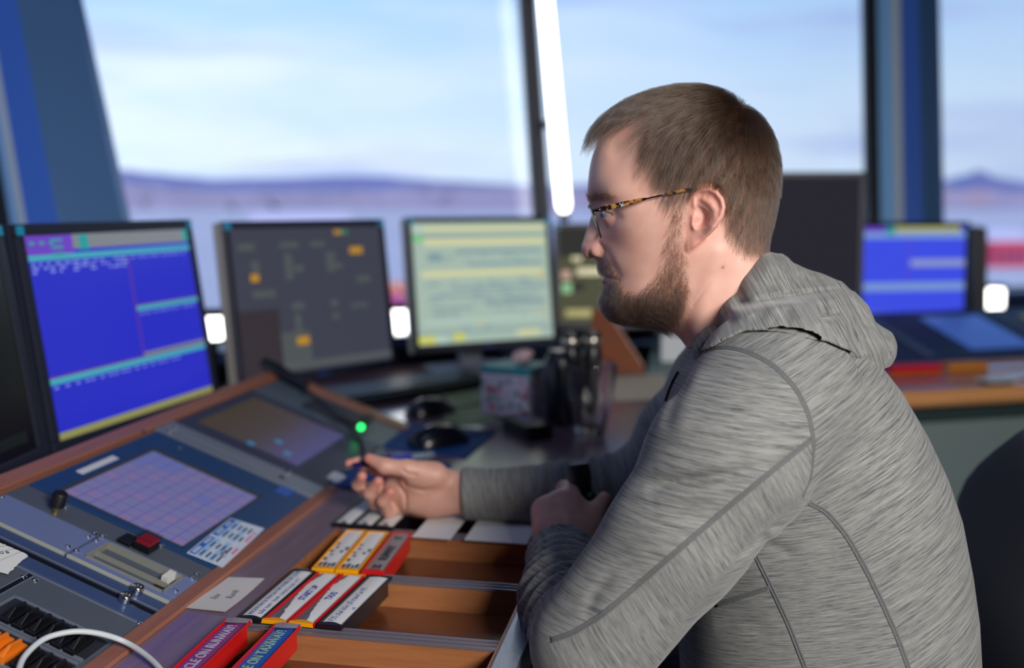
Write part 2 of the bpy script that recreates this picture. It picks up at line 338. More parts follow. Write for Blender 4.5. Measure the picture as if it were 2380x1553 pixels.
sill_lamp('small glowing white lamp between the grey screen and the pale green screen', 928, 747, 2.75, .052, .068)
sill_lamp('small glowing white lamp beside the right-hand blue screen', 2313, 702, 3.9, .062, .11)
# ================================================================ WORKTOP with strip bays (reader frame: s along the desk edge, t away from the sitter)
woodm = wood('worktop_laminate', (120, 96, 112), (138, 112, 124), .30, 1.0, (1.2, 14, 14))  # purple tint puts the blue sky sheen into the laminate colour
bayf = wood('bay_floor_wood', (92, 50, 34), (118, 66, 42), .25, 1.0, (14, 1.2, 14))
raw = wood('bay_rail_wood', (152, 96, 58), (176, 116, 74), .4, .3, (20, 1.5, 20))
framew = wood('console_frame_wood', (146, 92, 72), (164, 108, 86), .4, .3, (1.5, 22, 22))
silver = mat('silver_edge', (200, 205, 212), .28, metal=.9, bump=.35, bscale=900)
O0 = (1.2, .5)
desk = thing('worktop', 'laminate desk, blue sky sheen put into its colour, with recessed wooden strip bays and a silver front edge', 'desk', tuple(dw(O0[0], O0[1], 0)), (0, 0, DROT))
def L(s, t): return (s-O0[0], t-O0[1])
S0, S1, T0, T1 = .44, 1.405, .192, .484
mb = MB()
for poly in ([(.3, T1), (1.405, T1), (1.405, 1.15), (.3, 1.15)], [(.3, T0), (S0, T0), (S0, T1), (.3, T1)],
             [(S1, .17), (1.6, .1), (1.72, -.05), (1.80, -.16), (2.4, -.2), (2.62, .2), (2.62, .7), (2.4, 1.15), (S1, 1.15)]):
    mb.prism([L(*p) for p in poly], DZ-.03, DZ)
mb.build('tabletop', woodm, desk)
MB().prism([L(*p) for p in ((S0-.01, T0), (S1+.01, T0), (S1+.01, T1+.01), (S0-.01, T1+.01))], DZ-.05, DZ-.033).build('bay_floor', bayf, desk)
mb = MB()
mb.span((*L(S0, T1-.0012), DZ-.034), (*L(S1, T1+.002), DZ-.0002)); mb.span((*L(S1-.004, T0), DZ-.034), (*L(S1+.002, T1), DZ+.0006)); mb.span((*L(S0, T0-.002), DZ-.034), (*L(S1, T0+.004), DZ-.002))
mb.build('bay_lining', raw, desk)
RAILS = [.628, .780, .931, 1.083, 1.2445]
chan = mat('rail_channel', (128, 120, 130), .22, metal=.35)
for s_ in RAILS:
    MB().span((*L(s_-.009, T0), DZ-.034), (*L(s_+.009, T1), DZ-.0045)).build('bay_rail', raw, desk)
    c = MB().span((*L(s_-.010, T0+.004), DZ-.0045), (*L(s_+.010, T1-.004), DZ-.0025))
    c.span((*L(s_-.010, T0+.004), DZ-.0025), (*L(s_-.007, T1-.004), DZ-.001)); c.span((*L(s_+.007, T0+.004), DZ-.0025), (*L(s_+.010, T1-.004), DZ-.001)); c.span((*L(s_-.0012, T0+.004), DZ-.0025), (*L(s_+.0012, T1-.004), DZ-.001))
    c.build('rail_channel', chan, desk, bevel=.0004)
mb = MB(); mb.span((*L(.3, .166), DZ-.034), (*L(S1, T0), DZ+.0008)); mb.build('edge_trim', silver, desk, bevel=.0015)
MB().span((*L(.3, .168), .10), (*L(S1, .20), DZ-.035)).build('front_panel', mat('desk_carcass', (36, 40, 52), .7), desk)
for s_, t_ in ((.4, 1.05), (1.5, 1.05), (2.4, 1.0), (2.4, -.1), (1.75, .1)): MB().span((*L(s_-.03, t_-.03), 0), (*L(s_+.03, t_+.03), DZ-.03)).build('leg', mat('desk_carcass', (36, 40, 52), .7), desk)

# ================================================================ CONSOLE (tilted panel), local axes s, t (up the slope), n
TILT = math.radians(20.6); E2 = -U*math.cos(TILT)+ZZ*math.sin(TILT); NN = np.cross(V, E2); PO = -U*.562*-1*-1+ZZ*.762
def panel_st(px, py):
    p = on_plane(px, py, PO, NN)-PO; return float(p@V), float(p@E2)
CS = 1.2
con = thing('radio_console', 'sloping grey control console in a wooden frame, left of the sitting man', 'console', tuple(PO+V*CS)); basis(con, V, E2, NN)
K = lambda s, t, n=0: (s-CS, t, n)
def slab(mb, s0, t0, s1, t1, n0, n1, mi=0): return mb.span(K(s0, t0, n0), K(s1, t1, n1), mi)
grey = mat('console_grey', (104, 116, 134), .42, metal=.3, bump=.12, bscale=700); greyd = mat('console_dark_grey', (92, 100, 112), .45, metal=.25, bump=.12, bscale=700)
alu = mat('brushed_aluminium', (150, 160, 176), .38, metal=.55); blueb = mat('bezel_blue', (32, 66, 112), .4); steel = mat('steel', (205, 205, 205), .2, metal=1)
blk = mat('black_plastic', (16, 17, 22), .4); cream = mat('tray_grey', (138, 140, 132), .5); plate = mat('plate_blue_grey', (128, 142, 186), .4, metal=.3); bandm = mat('band_blue', (70, 90, 134), .42, metal=.3)
# wooden frame and body
fr = MB(); slab(fr, .45, .272, 1.84, .297, -.05, .006); slab(fr, 1.806, 0, 1.84, .272, -.05, .006)
fr.build('frame', framew, con, bevel=.002)
b = MB()   # lower wooden lip lies flat on the desk
lip = MB(); A = [np.array(dw(s_, t_, z_)) for s_, t_, z_ in ((.45, .547, .7605), (1.41, .547, .7605), (1.41, .566, .7605), (.45, .566, .7605), (.45, .5485, .7645), (1.41, .5485, .7645), (1.41, .566, .7665), (.45, .566, .7665))]
IM = np.array([V, E2, NN]); lip.add([tuple(IM@(p-PO)-np.array([CS, 0, 0])) for p in A], [(0, 3, 2, 1), (4, 5, 6, 7), (0, 1, 5, 4), (1, 2, 6, 5), (2, 3, 7, 6), (3, 0, 4, 7)])
lip.build('frame_lip', framew, con)
bd = MB(); slab(bd, .45, .0, 1.806, .272, -.02, -.004); bd.build('body', greyd, con)
rs = MB(); P3 = [np.array(dw(s_, t_, z_)) for s_ in (.46, 1.83) for t_, z_ in ((.57, .7605), (.84, .7605), (.835, .855), (.58, .765))]
rs.add([tuple(IM@(p-PO)-np.array([CS, 0, 0])) for p in P3], [(0, 1, 2, 3), (7, 6, 5, 4), (0, 4, 5, 1), (1, 5, 6, 2), (2, 6, 7, 3), (3, 7, 4, 0)]); rs.build('plinth', blk, con)
# lower unit with rocker switches
lw = MB(); slab(lw, .45, .0, .898, .272, -.004, .0); lw.build('switch_panel', greyd, con, bevel=.0006)
hl = MB(); slab(hl, .895, .001, .898, .271, 0, .0006); slab(hl, .70, .1335, .893, .1345, 0, .0007); slab(hl, .70, .1405, .893, .1415, 0, .0007); hl.build('panel_seam', alu, con)
gv = MB(); slab(gv, .70, .1350, .893, .140, -.0005, .0004); gv.build('groove', blk, con)
bn = MB(); slab(bn, .899, .0, .919, .272, -.004, .001); slab(bn, .929, .0, .948, .272, -.004, .001); bn.build('blue_band', bandm, con, bevel=.0006)
gp = MB(); slab(gp, .919, .0, .929, .272, -.004, -.001); gp.build('gap', blk, con)
hl = MB(); slab(hl, .9285, .0, .9305, .272, .0008, .0018); hl.build('band_edge', alu, con)
slot = mat('recess_dark', (34, 36, 44), .6)
wl = MB(); slab(wl, .806, .012, .846, .120, .0002, .0008); slab(wl, .752, .012, .795, .120, .0002, .0008); wl.build('switch_recess', slot, con)
fl = MB()
for a_ in ((.803, .012, .806, .122), (.846, .012, .849, .122), (.749, .012, .752, .122), (.795, .012, .798, .122), (.803, .120, .849, .123)): slab(fl, *a_, 0, .0022)
fl.build('recess_rim', alu, con)
def rocker(s_, t_, m):
    k = MB(); slab(k, s_-.017, t_-.0062, s_+.017, t_+.0062, .0008, .006)
    k.add([K(s_-.014, t_-.003, .006), K(s_+.014, t_-.003, .006), K(s_+.014, t_+.003, .006), K(s_-.014, t_+.003, .006), K(s_-.004, t_-.0018, .014), K(s_+.012, t_-.0018, .0125), K(s_+.012, t_+.0012, .0125), K(s_-.004, t_+.0012, .014)],
          [(0, 1, 5, 4), (1, 2, 6, 5), (2, 3, 7, 6), (3, 0, 4, 7), (4, 5, 6, 7)])
    k.build('rocker_switch', m, con, bevel=.0008)
orange = mat('orange_plastic', (232, 120, 20), .45)
for k in range(6): rocker(.820, .1005-.0145*k, blk)
for k in range(3): rocker(.770, .047-.0145*k, blk)
for k in range(3): rocker(.768, .094-.0145*k, orange)
# plates with knob, tray
pl = MB(); slab(pl, .9505, .139, 1.009, .262, -.002, .003); slab(pl, .9505, .006, .9620, .135, -.002, .003); slab(pl, 1.0065, .006, 1.0125, .135, -.002, .003); slab(pl, .962, .120, 1.0065, .135, -.002, .003); slab(pl, .962, .006, 1.0065, .022, -.002, .003)
pl.build('cover_plate', plate, con, bevel=.0006)
pe = MB(); slab(pe, .9485, .139, .9515, .262, 0, .0034); slab(pe, .9485, .006, .9515, .135, 0, .0034); pe.build('plate_edge', mat('pale_edge', (176, 178, 166), .5), con)
tr = MB(); slab(tr, .9605, .0205, 1.008, .1215, -.016, -.014)
for a_ in ((.9605, .0205, .9635, .1215), (1.005, .0205, 1.008, .1215), (.9605, .0205, 1.008, .0225), (.9605, .1195, 1.008, .1215)): slab(tr, *a_, -.015, .0042)
slab(tr, .982, .0225, .984, .1195, -.015, .0015)
tr.build('slip_tray', cream, con)
st = MB(); slab(st, 1.013, .004, 1.052, .264, -.002, .0012); st.build('mid_strip', greyd, con, bevel=.0006)
# knob
kb = MB(); c = K(1.021, .203); kb.lathe([(.0075, .010), (.0085, .011), (.0085, .026), (.0075, .0275), (.002, .0275)], 24, 0, c); kb.build('knob', mat('knob_black', (18, 17, 20), .5, bump=.3), con, smooth=40)
kb = MB(); kb.lathe([(.0045, .001), (.0045, .010)], 16, 0, c); kb.build('knob_shaft', mat('brass', (190, 170, 120), .3, metal=.9), con, smooth=40)
mb = MB(); slab(mb, 1.018, .100, 1.040, .118, .001, .006); mb.build('blanking_cap', blk, con, bevel=.001)
mb = MB(); slab(mb, 1.020, .076, 1.044, .098, .001, .010); mb.build('button_base', blk, con, bevel=.0008)
mb = MB(); slab(mb, 1.0215, .0775, 1.0425, .0965, .010, .0145); mb.build('red_button', mat('red_button', (150, 36, 52), .25, emit=.06), con, bevel=.001)
mb = MB(); slab(mb, 1.0195, .0755, 1.0445, .0985, .0148, .0185); slab(mb, 1.0195, .0755, 1.0205, .0985, .010, .0185); slab(mb, 1.0435, .0755, 1.0445, .0985, .010, .0185); mb.build('clear_guard', glass_mat('clear_plastic', (.95, .9, .9)), con)
# touch unit one
mb = MB(); slab(mb, 1.0535, .006, 1.345, .058, -.002, .0025); slab(mb, 1.0535, .232, 1.345, .264, -.002, .0025); slab(mb, 1.0535, .058, 1.068, .232, -.002, .0025); slab(mb, 1.283, .058, 1.345, .232, -.002, .0025)
mb.build('touch_bezel', blueb, con, bevel=.0008)
mb = MB()
for a_ in ((1.066, .056, 1.285, .059), (1.066, .231, 1.285, .234), (1.066, .056, 1.069, .234), (1.282, .056, 1.285, .234)): slab(mb, *a_, .0, .0028)
mb.build('screen_gasket', mat('gasket_olive', (62, 62, 40), .6), con)
scrA = mat('touch_lavender', (100, 98, 138), .16, emit=.62, ecol=(104, 102, 144)); scrB = mat('touch_line', (78, 80, 136), .16, emit=.62, ecol=(80, 82, 140)); scrC = mat('touch_blue', (92, 98, 148), .16, emit=.62, ecol=(92, 98, 150)); scrD = mat('touch_mauve', (110, 98, 138), .16, emit=.62, ecol=(112, 100, 142))
mb = MB(); slab(mb, 1.068, .058, 1.283, .232, -.002, -.0002, 1)
NX, NY = 10, 9
for i in range(NX):
    for j in range(NY):
        s0 = 1.069+.2135*i/NX; t0 = .059+.1725*j/NY
        mi = 2 if (i > 7 and j > 5) or (i+j > 14) or (i == 6 and j == 2) else (3 if (i*7+j*3) % 4 == 0 else 0)
        slab(mb, s0+.0009, t0+.0009, s0+.0204, t0+.0182, -.0002, 0, mi)
mb.build('touch_screen', [scrA, scrB, scrC, scrD], con)
labm = mat('label_white', (214, 216, 226), .6)
mb = MB(); slab(mb, 1.129, .242, 1.211, .2525, .0025, .0030); mb.build('label_strip', labm, con)
mb = MB(); slab(mb, 1.318, .030, 1.352, .052, .0025, .0030); mb.build('blue_sticker', mat('sticker_blue', (52, 92, 176), .5), con)
# frame between the two touch units
mb = MB(); slab(mb, 1.347, .004, 1.364, .270, -.002, .004); slab(mb, 1.371, .004, 1.399, .270, -.002, .004); mb.build('rack_rail', alu, con, bevel=.0008)
mb = MB(); slab(mb, 1.364, .004, 1.371, .270, -.002, .001); mb.build('rail_slot', greyd, con)
mb = MB(); slab(mb, 1.06, -.002, 1.345, .0045, -.004, .003); mb.build('edge_bar', alu, con, bevel=.001)
# touch unit two
bz2 = mat('bezel_slate', (52, 60, 84), .4)
mb = MB(); slab(mb, 1.40, .006, 1.672, .067, -.002, .003); slab(mb, 1.40, .249, 1.672, .268, -.002, .003); slab(mb, 1.40, .067, 1.437, .249, -.002, .003); slab(mb, 1.649, .067, 1.672, .249, -.002, .003); mb.build('touch_bezel', bz2, con, bevel=.001)
m2 = bpy.data.materials.new('touch_brown'); m2.use_nodes = True; t = m2.node_tree; bb = t.nodes['Principled BSDF']
tc = t.nodes.new('ShaderNodeTexCoord'); sp = t.nodes.new('ShaderNodeSeparateXYZ'); t.links.new(tc.outputs['Generated'], sp.inputs[0]); rr = t.nodes.new('ShaderNodeValToRGB'); t.links.new(sp.outputs['Y'], rr.inputs[0])
rr.color_ramp.elements[0].color = (*lin((98, 96, 152)), 1); rr.color_ramp.elements[0].position = .04; rr.color_ramp.elements[1].color = (*lin((78, 66, 50)), 1); rr.color_ramp.elements[1].position = .95
e = rr.color_ramp.elements.new(.5); e.color = (*lin((86, 76, 78)), 1)
t.links.new(rr.outputs[0], bb.inputs['Emission Color']); bb.inputs['Emission Strength'].default_value = .55; bb.inputs['Base Color'].default_value = (.01, .01, .012, 1); bb.inputs['Roughness'].default_value = .2
mb = MB(); slab(mb, 1.437, .067, 1.649, .249, -.002, .0015); mb.build('touch_screen', m2, con)
cy = mat('icon_cyan', (50, 110, 150), .3, emit=.7)
mb = MB()
for s_, t_ in ((1.447, .155), (1.47, .10), (1.50, .13)): slab(mb, s_-.006, t_-.006, s_+.006, t_+.006, .0015, .0018)
mb.build('screen_icon', cy, con)
mb = MB(); slab(mb, 1.675, .004, 1.806, .268, -.002, .001); slab(mb, 1.399, -.012, 1.806, .004, -.004, .001); mb.build('end_plate', mat('plate_grey_green', (96, 112, 126), .4, metal=.3), con, bevel=.001)
mb = MB(); slab(mb, 1.44, -.010, 1.475, .018, .001, .0035); mb.build('label_strip', labm, con)
mb = MB(); slab(mb, 1.70, .06, 1.79, .18, .001, .0022); mb.build('dark_plate', mat('dark_slate', (40, 48, 66), .4), con, bevel=.0005)
# screws
def screw(s_, t_, r=.0032, n0=.001):
    MB().lathe([(r, n0), (r, n0+.0012), (r*.55, n0+.0022), (r*.35, n0+.0022), (r*.3, n0+.0014), (.0002, n0+.0014)], 14, 0, K(s_, t_)).build('screw', steel, con, smooth=40)
for px, py in ((82, 1350), (55, 1342), (325, 1451), (222, 1537), (205, 1555)): screw(*panel_st(px, py), n0=.0)
for px, py in ((157, 1277), (204, 1253), (219, 1245), (177, 1286), (223, 1262), (238, 1251), (407, 1379), (445, 1350), (457, 1340)): screw(*panel_st(px, py), .003, .003)
for px, py in ((153, 1185), (374, 1273), (5, 1160), (417, 1045)): screw(*panel_st(px, py), .0032, .002)
for px, py in ((393, 1010), (407, 1000), (655, 1115), (668, 1105), (330, 1008)): screw(*panel_st(px, py), .0048, .004)
for px, py in ((316, 1380), (289, 1400)):
    s_, t_ = panel_st(px, py)
    MB().lathe([(.0068, .001), (.0072, .002), (.0072, .008), (.0062, .0095), (.0045, .0092), (.004, .0075), (.0005, .0075)], 24, 0, K(s_, t_)).build('chrome_button', steel, con, smooth=50)
# papers in the tray
o = thing('paper_slips', 'small fanned white paper slips standing in the console tray', 'paper', tuple(PO+V*.994+E2*.030)); basis(o, V, E2, NN)
for k in range(4):
    MB().add([(-.009, -.001+.0022*k, -.011), (.011, -.001+.0022*k, -.011), (.012, .001+.0022*k, .0065), (-.008, .001+.0022*k, .006), (-.009, -.0006+.0022*k, -.011), (.011, -.0006+.0022*k, -.011), (.012, .0014+.0022*k, .0065), (-.008, .0014+.0022*k, .006)], [(3, 2, 1, 0), (4, 5, 6, 7), (0, 1, 5, 4), (1, 2, 6, 5), (2, 3, 7, 6), (3, 0, 4, 7)]).build('slip', mat('paper_white', (228, 228, 226), .8), o)
# ================================================================ FLIGHT STRIP HOLDERS
SL, SW = .1475, .0282
paper = mat('paper_white', (228, 228, 226), .8); ink = mat('ink_dark', (38, 40, 58), .7); inkb = mat('ink_blue', (44, 56, 150), .7)
yel = mat('plastic_yellow', (244, 164, 8), .35); redp = mat('plastic_red', (205, 22, 24), .32); blackp = mat('plastic_black', (20, 22, 30), .3)
window = glass_mat('strip_window', (.96, .96, .97)); tape = mat('grey_tape', (150, 140, 146), .35)
def strip(label, s, t, rot, body, rail, lip, lab, texts=(), group=None, H=.0165, torn=None, z0=0.0, W_=SW, curl=False):
    o = thing('strip_holder', label, 'flight strip', tuple(dw(s, t, DZ-.0008+z0)), (0, 0, DROT+math.radians(rot)), group)
    w = W_/2
    b = MB(); b.span((.011, -w+.001, -H), (SL-.011, w-.001, .0003)); b.span((0, -w, 0), (SL, w, .0016)); b.build('holder_body', body, o, bevel=.0006)
    for sg in (-1, 1):
        MB().span((.001, sg*w, .0005), (SL-.003, sg*(w-.0016), .0046)).build('side_rail', rail, o, bevel=.0005)
    e = MB(); arc = [(0, -w), (0, w)]+[(.0035+.0052*math.sin(math.pi*k/12), w-2*w*k/12) for k in range(13)]
    top = [(x+.0008 if x < .001 else x*.9+.0004, y*.94) for x, y in arc]
    e.prism(arc, .0008, .0052, 0, top); e.build('thumb_lip', lip, o, smooth=35)
    e = MB(); e.span((SL-.004, -w, .0005), (SL, w, .0040)); e.build('end_lip', lip if not curl else tape, o, bevel=.0008)
    p = MB(); n = 8; a = w-.0018; vs_ = []
    for x in (.0055, SL-.003):
        for k in range(n+1):
            y = -a+2*a*k/n; vs_.append((x, y, .0020+.0012*math.cos(math.pi*y/a/2)))
    p.add(vs_, [(k, k+1+n, k+2+n, k+1) [::-1] for k in range(n)]); p.add([(x, y, z-.0003) for x, y, z in vs_], [(k, k+1+n, k+2+n, k+1) for k in range(n)])
    p.build('paper_label', lab, o, smooth=True)
    if torn:
        rng = np.random.default_rng(torn); q = MB(); n = 46; vs_ = []
        for k in range(n+1):
            x = .007+(SL-.013)*k/n; f = k/n
            y = a*(.55-1.3*abs(f-.42)**1.2*0)-.004+.0085*math.sin(f*2.6-.6)+rng.normal(0, .0006)
            y = max(-a+.003, min(a, y-.004*(f > .8)*(f-.8)*8)); zz = lambda yy: .0024+.0012*math.cos(math.pi*yy/a/2)
            vs_ += [(x, -a, zz(-a)), (x, (y-a)/2, zz((y-a)/2)), (x, y, zz(y))]
        q.add(vs_, [(3*k+j, 3*k+3+j, 3*k+4+j, 3*k+1+j) for k in range(n) for j in (0, 1)]); q.build('torn_paper', paper, o, smooth=True)
    for body_, x, y, size, m_, sh, bd, sxx in texts:
        text('lettering', body_, size, m_, o, (x, y, .0036), (0, 0, 0), sh, .00015, 'LEFT', bd, sxx)
    if curl:
        MB().add([(SL-.010, -w+.001, .0042), (SL-.002, -w*.2, .0058), (SL+.003, -w+.002, .0030), (SL-.012, w-.002, .0042), (SL-.001, w*.4, .0056), (SL+.002, w-.001, .003), (SL-.012, 0, .0045)], [(0, 2, 1), (3, 4, 5), (6, 1, 4), (0, 1, 6), (3, 6, 4)]).build('tape_end', tape, o, smooth=True)
    return o
pinkp = mat('label_magenta', (140, 60, 120), .3, coat=.5); bluep = mat('label_blue', (36, 84, 170), .3, coat=.5); lt = mat('letter_pale', (186, 186, 214), .6); lg = mat('letter_green', (150, 190, 160), .6)
greyl = mat('label_grey', (108, 104, 112), .3, coat=.5); greyr = mat('label_grey_matt', (150, 142, 142), .5)
strip('red strip holder with magenta label reading VEHICLE ON RUNWAY!', .777, .467, 1.5, redp, redp, redp, pinkp, [('VEHICLE ON RUNWAY!', .010, -.0045, .0150, lt, 0, .0002, .765)], 'strip holders in the bay nearest the camera', .0185, z0=.0035, curl=True)
strip('red strip holder with blue label reading VEHICLE ON TAXIWAY!', .775, .4125, 1.0, redp, redp, redp, bluep, [('VEHICLE ON TAXIWAY!', .010, -.0045, .0150, lg, 0, .0002, .755)], 'strip holders in the bay nearest the camera', .0185, z0=.0035, curl=True)
g2 = 'strip holders in the START UP bay'
strip('black strip holder with handwritten two-line backtrack note', .932, .4655, -1.2, blackp, blackp, blackp, paper, [('INGEN BACKTRACK FOR DOBLE BY (CM/S', .0135, .0022, .0080, inkb, .12, -.00028, .84), ('NÅR RWY TEMP OVERSTIGER 15°C', .016, -.0082, .0080, inkb, .12, -.00028, .84)], g2, .0165)
strip('strip holder with red rails and yellow lip, label START UP', .931, .4365, -2.4, blackp, redp, yel, greyl, [('START UP', .062, -.0055, .0108, inkb, 0, .00025, .88)], g2, .0165, torn=3)
strip('strip holder with red rails and yellow lip, label TAXI', .931, .4065, -2.6, blackp, redp, yel, greyl, [('TAXI', .068, -.0040, .0108, inkb, 0, .00025, .88)], g2, .0165, torn=8)
strip('black strip holder with handwritten F35 note, right end of its row', .932, .3755, -3.2, blackp, blackp, blackp, paper, [('F35 skal ikke på travel av RS', .0135, .0000, .0105, inkb, .2, -.00036, .78), ('nil', .046, -.0095, .0085, inkb, .2, -.00036, .8)], g2, .0165)
g3 = 'strip holders in the RUNWAY bay'
def tiny(seed):
    r = np.random.default_rng(seed); T = []
    for k, (x, y, n) in enumerate(((.012, .0065, 3), (.012, .001, 4), (.012, -.0045, 3), (.012, -.0095, 4), (.034, .0065, 2), (.05, .0035, 1), (.062, .0065, 1), (.06, -.006, 2), (.076, .004, 1), (.09, .006, 1), (.07, -.0095, 3))):
        T.append((''.join(r.choice(list('ABDEGHKNRSTW0123456789'), n+1)), x, y, .0052, ink, 0, .0001, .9))
    return T
strip('yellow strip holder with printed strip, leftmost beside the RUNWAY strip row', 1.0835, .4425, 3.6, yel, yel, yel, paper, tiny(1), g3)
strip('yellow strip holder with printed strip, touching the red RUNWAY holder', 1.0835, .4125, 3.4, yel, yel, yel, paper, tiny(2), g3)
strip('red strip holder with grey label reading 35 RUNWAY 17', 1.0835, .3800, 3.0, redp, redp, redp, greyr, [('35', .0135, -.0055, .0145, ink, 0, .0004, .9), ('RUNWAY', .042, -.0055, .0145, ink, 0, .0004, .82), ('17', .118, -.0055, .0135, ink, 0, .0003, .8)], g3, .0185, z0=.001)
g4 = 'black strip holders under the outstretched hand'
for t_, w_ in ((.4805, 'nearest the console of three under the hand'), (.4505, 'middle of the three under the hand'), (.4205, 'third from the console, under the hand')):
    strip('black strip holder with white strip, '+w_, 1.2445, t_, -1, blackp, blackp, blackp, paper, [('RW', .012, -.002, .006, ink, .1, 0, .9), ('35', .02, .004, .005, ink, .1, 0, .9)], g4)

# ================================================================ PAPERS ON DESK AND CONSOLE
def sheet(name, label, cat, pts, z, m, curl=0.0, group=None, n=10, rot=DROT, lift=None):
    """pts: four (s, t) corners on the worktop"""
    c = np.mean(pts, 0); o = thing(name, label, cat, tuple(dw(c[0], c[1], z)), (0, 0, rot), group); A = [np.array(p)-c for p in pts]; mb = MB(); vs_ = []
    for d in (.0004, 0):
        for i in range(n+1):
            for j in range(n+1):
                a, b = i/n, j/n; p = (1-a)*((1-b)*A[0]+b*A[3])+a*((1-b)*A[1]+b*A[2])
                h = curl*((2*a-1)**2*(.4+b)) + (lift*b*b if lift else 0); vs_.append((p[0], p[1], d+h))
    N1 = (n+1)**2; f = [(i*(n+1)+j, (i+1)*(n+1)+j, (i+1)*(n+1)+j+1, i*(n+1)+j+1) for i in range(n) for j in range(n)]
    mb.add(vs_, f+[tuple(N1+k for k in q[::-1]) for q in f]); mb.build('paper', m, o, smooth=True); return o
notep = mat('note_paper', (212, 208, 206), .85, var=.05, vscale=120)
o = sheet('note', 'white note with two handwritten words lying on the desk', 'note', [desk_st(430, 1415), desk_st(531, 1344), desk_st(615, 1349), desk_st(523, 1427)], DZ+.0004, notep, .0012)
text('handwriting', 'Sjld', .0115, ink, o, (-.020, .004, .0016), (0, 0, -.12), .3, .0001, sx=.85, bold=-.0003); text('handwriting', 'Rands', .0125, ink, o, (-.014, -.014, .0016), (0, 0, .12), .3, .0001, sx=.8, bold=-.00032)
for lab, xa, ya, xb, yb in (('white paper slip bridging the bay beside the outstretched hand', 957, 1250, 1046, 1257), ('white paper slip bridging the bay near the bent left arm', 1078, 1257, 1226, 1264)):
    (s0_, ta), (_, tb) = desk_st(xa, ya), desk_st(xb, yb)
    sheet('paper_slip', lab, 'paper', [(s0_, ta), (1.402, ta), (1.402, tb), (s0_, tb)], DZ+.0006, paper, 0)
def psheet(name, label, cat, pts, n0):
    c = np.mean(pts, 0); o = thing(name, label, cat, tuple(PO+V*c[0]+E2*c[1]+NN*n0)); basis(o, V, E2, NN); return o, [np.array(p)-c for p in pts]
# laminated blue schedule card
o, A = psheet('schedule_card', 'laminated blue and white schedule card at the corner of the touch panel', 'card', [(1.056, .046), (1.182, .053), (1.194, .008), (1.060, -.001)], .0042)
mb = MB(); mb.rings([[(p[0], p[1], z) for p in A] for z in (0, .0007)]); mb.build('card', mat('card_white', (206, 216, 232), .3, coat=.4), o)
hb = mat('card_blue', (40, 104, 190), .4); lb = mat('card_light_blue', (150, 186, 226), .4); rb_ = mat('card_red', (210, 80, 120), .5)
def cp(a, b): return (1-b)*((1-a)*A[0]+a*A[1])+b*((1-a)*A[3]+a*A[2])
def cq(mb, a0, b0, a1, b1, z=.0009): mb.rings([[(*cp(a, b), zz) for a, b in ((a0, b0), (a1, b0), (a1, b1), (a0, b1))] for zz in (.0006, z)])
mb = MB(); cq(mb, .02, .03, .47, .20); cq(mb, .52, .03, .98, .20); mb.build('header', hb, o)
mb = MB(); cq(mb, .02, .22, .47, .37); cq(mb, .02, .53, .47, .68); cq(mb, .52, .22, .98, .37); cq(mb, .52, .53, .86, .68); mb.build('row', lb, o)
mb = MB(); r = np.random.default_rng(4)
for b in (.27, .43, .58, .73):
    for a in (.05, .27, .56, .78):
        x = a
        for k in range(5):
            w_ = r.uniform(.01, .026); cq(mb, x, b, x+w_, b+.055, .0011); x += w_+.006
mb.build('print_line', ink, o); mb = MB()
for a in (.60, .66, .72, .80): cq(mb, a, .87, a+.045, .93, .0011)
for a in (.28, .33, .38): cq(mb, a, .87, a+.04, .93, .0011)
mb.build('red_line', rb_, o)
mb = MB()
for a in (.05, .09, .13, .17): cq(mb, a, .07, a+.03, .16, .0011)
for a in (.30, .35, .40, .58, .63, .68, .80, .86): cq(mb, a, .08, a+.035, .15, .0011)
mb.build('header_print', mat('card_white', (206, 216, 232)), o)
text('signature', 'Mw', .012, ink, o, tuple(cp(.17, .86))+(.001,), (0, 0, .3), .4, .0001)
# torn paper at the left frame edge
o, A = psheet('list_paper', 'torn white paper with ruled lines marked LAG B on the console', 'paper', [(.838, .245), (.915, .195), (.917, .161), (.872, .150)], .0035)
mb = MB(); r = np.random.default_rng(2); P = []
for i in range(4):
    a, b = A[i], A[(i+1) % 4]
    for k in range(12): P.append((1-k/12)*a+k/12*b+(r.normal(0, .0006, 2) if i in (1, 2) else 0))
mb.prism([tuple(p) for p in P], 0, .0004); mb.build('paper', paper, o)
mb = MB()
for f in (.25, .5, .75):
    a = A[0]*(1-f)+A[3]*f; b = A[1]*(1-f)+A[2]*f; mb.tube([(*a, .0005), (*b, .0005)], .00022, 4)
mb.build('ruled_line', ink, o)
a = A[1]*.35+A[2]*.65; d = A[1]-A[0]; an = math.atan2(d[1], d[0])
text('lettering', 'LAG B', .0065, ink, o, (a[0]-.026, a[1]+.0115, .0006), (0, 0, an), 0, .0001, bold=.0001); text('lettering', 'Hviler', .0075, mat('ink_red', (190, 50, 90), .7), o, (a[0]-.034, a[1]+.026, .0006), (0, 0, an), .3, .0001)
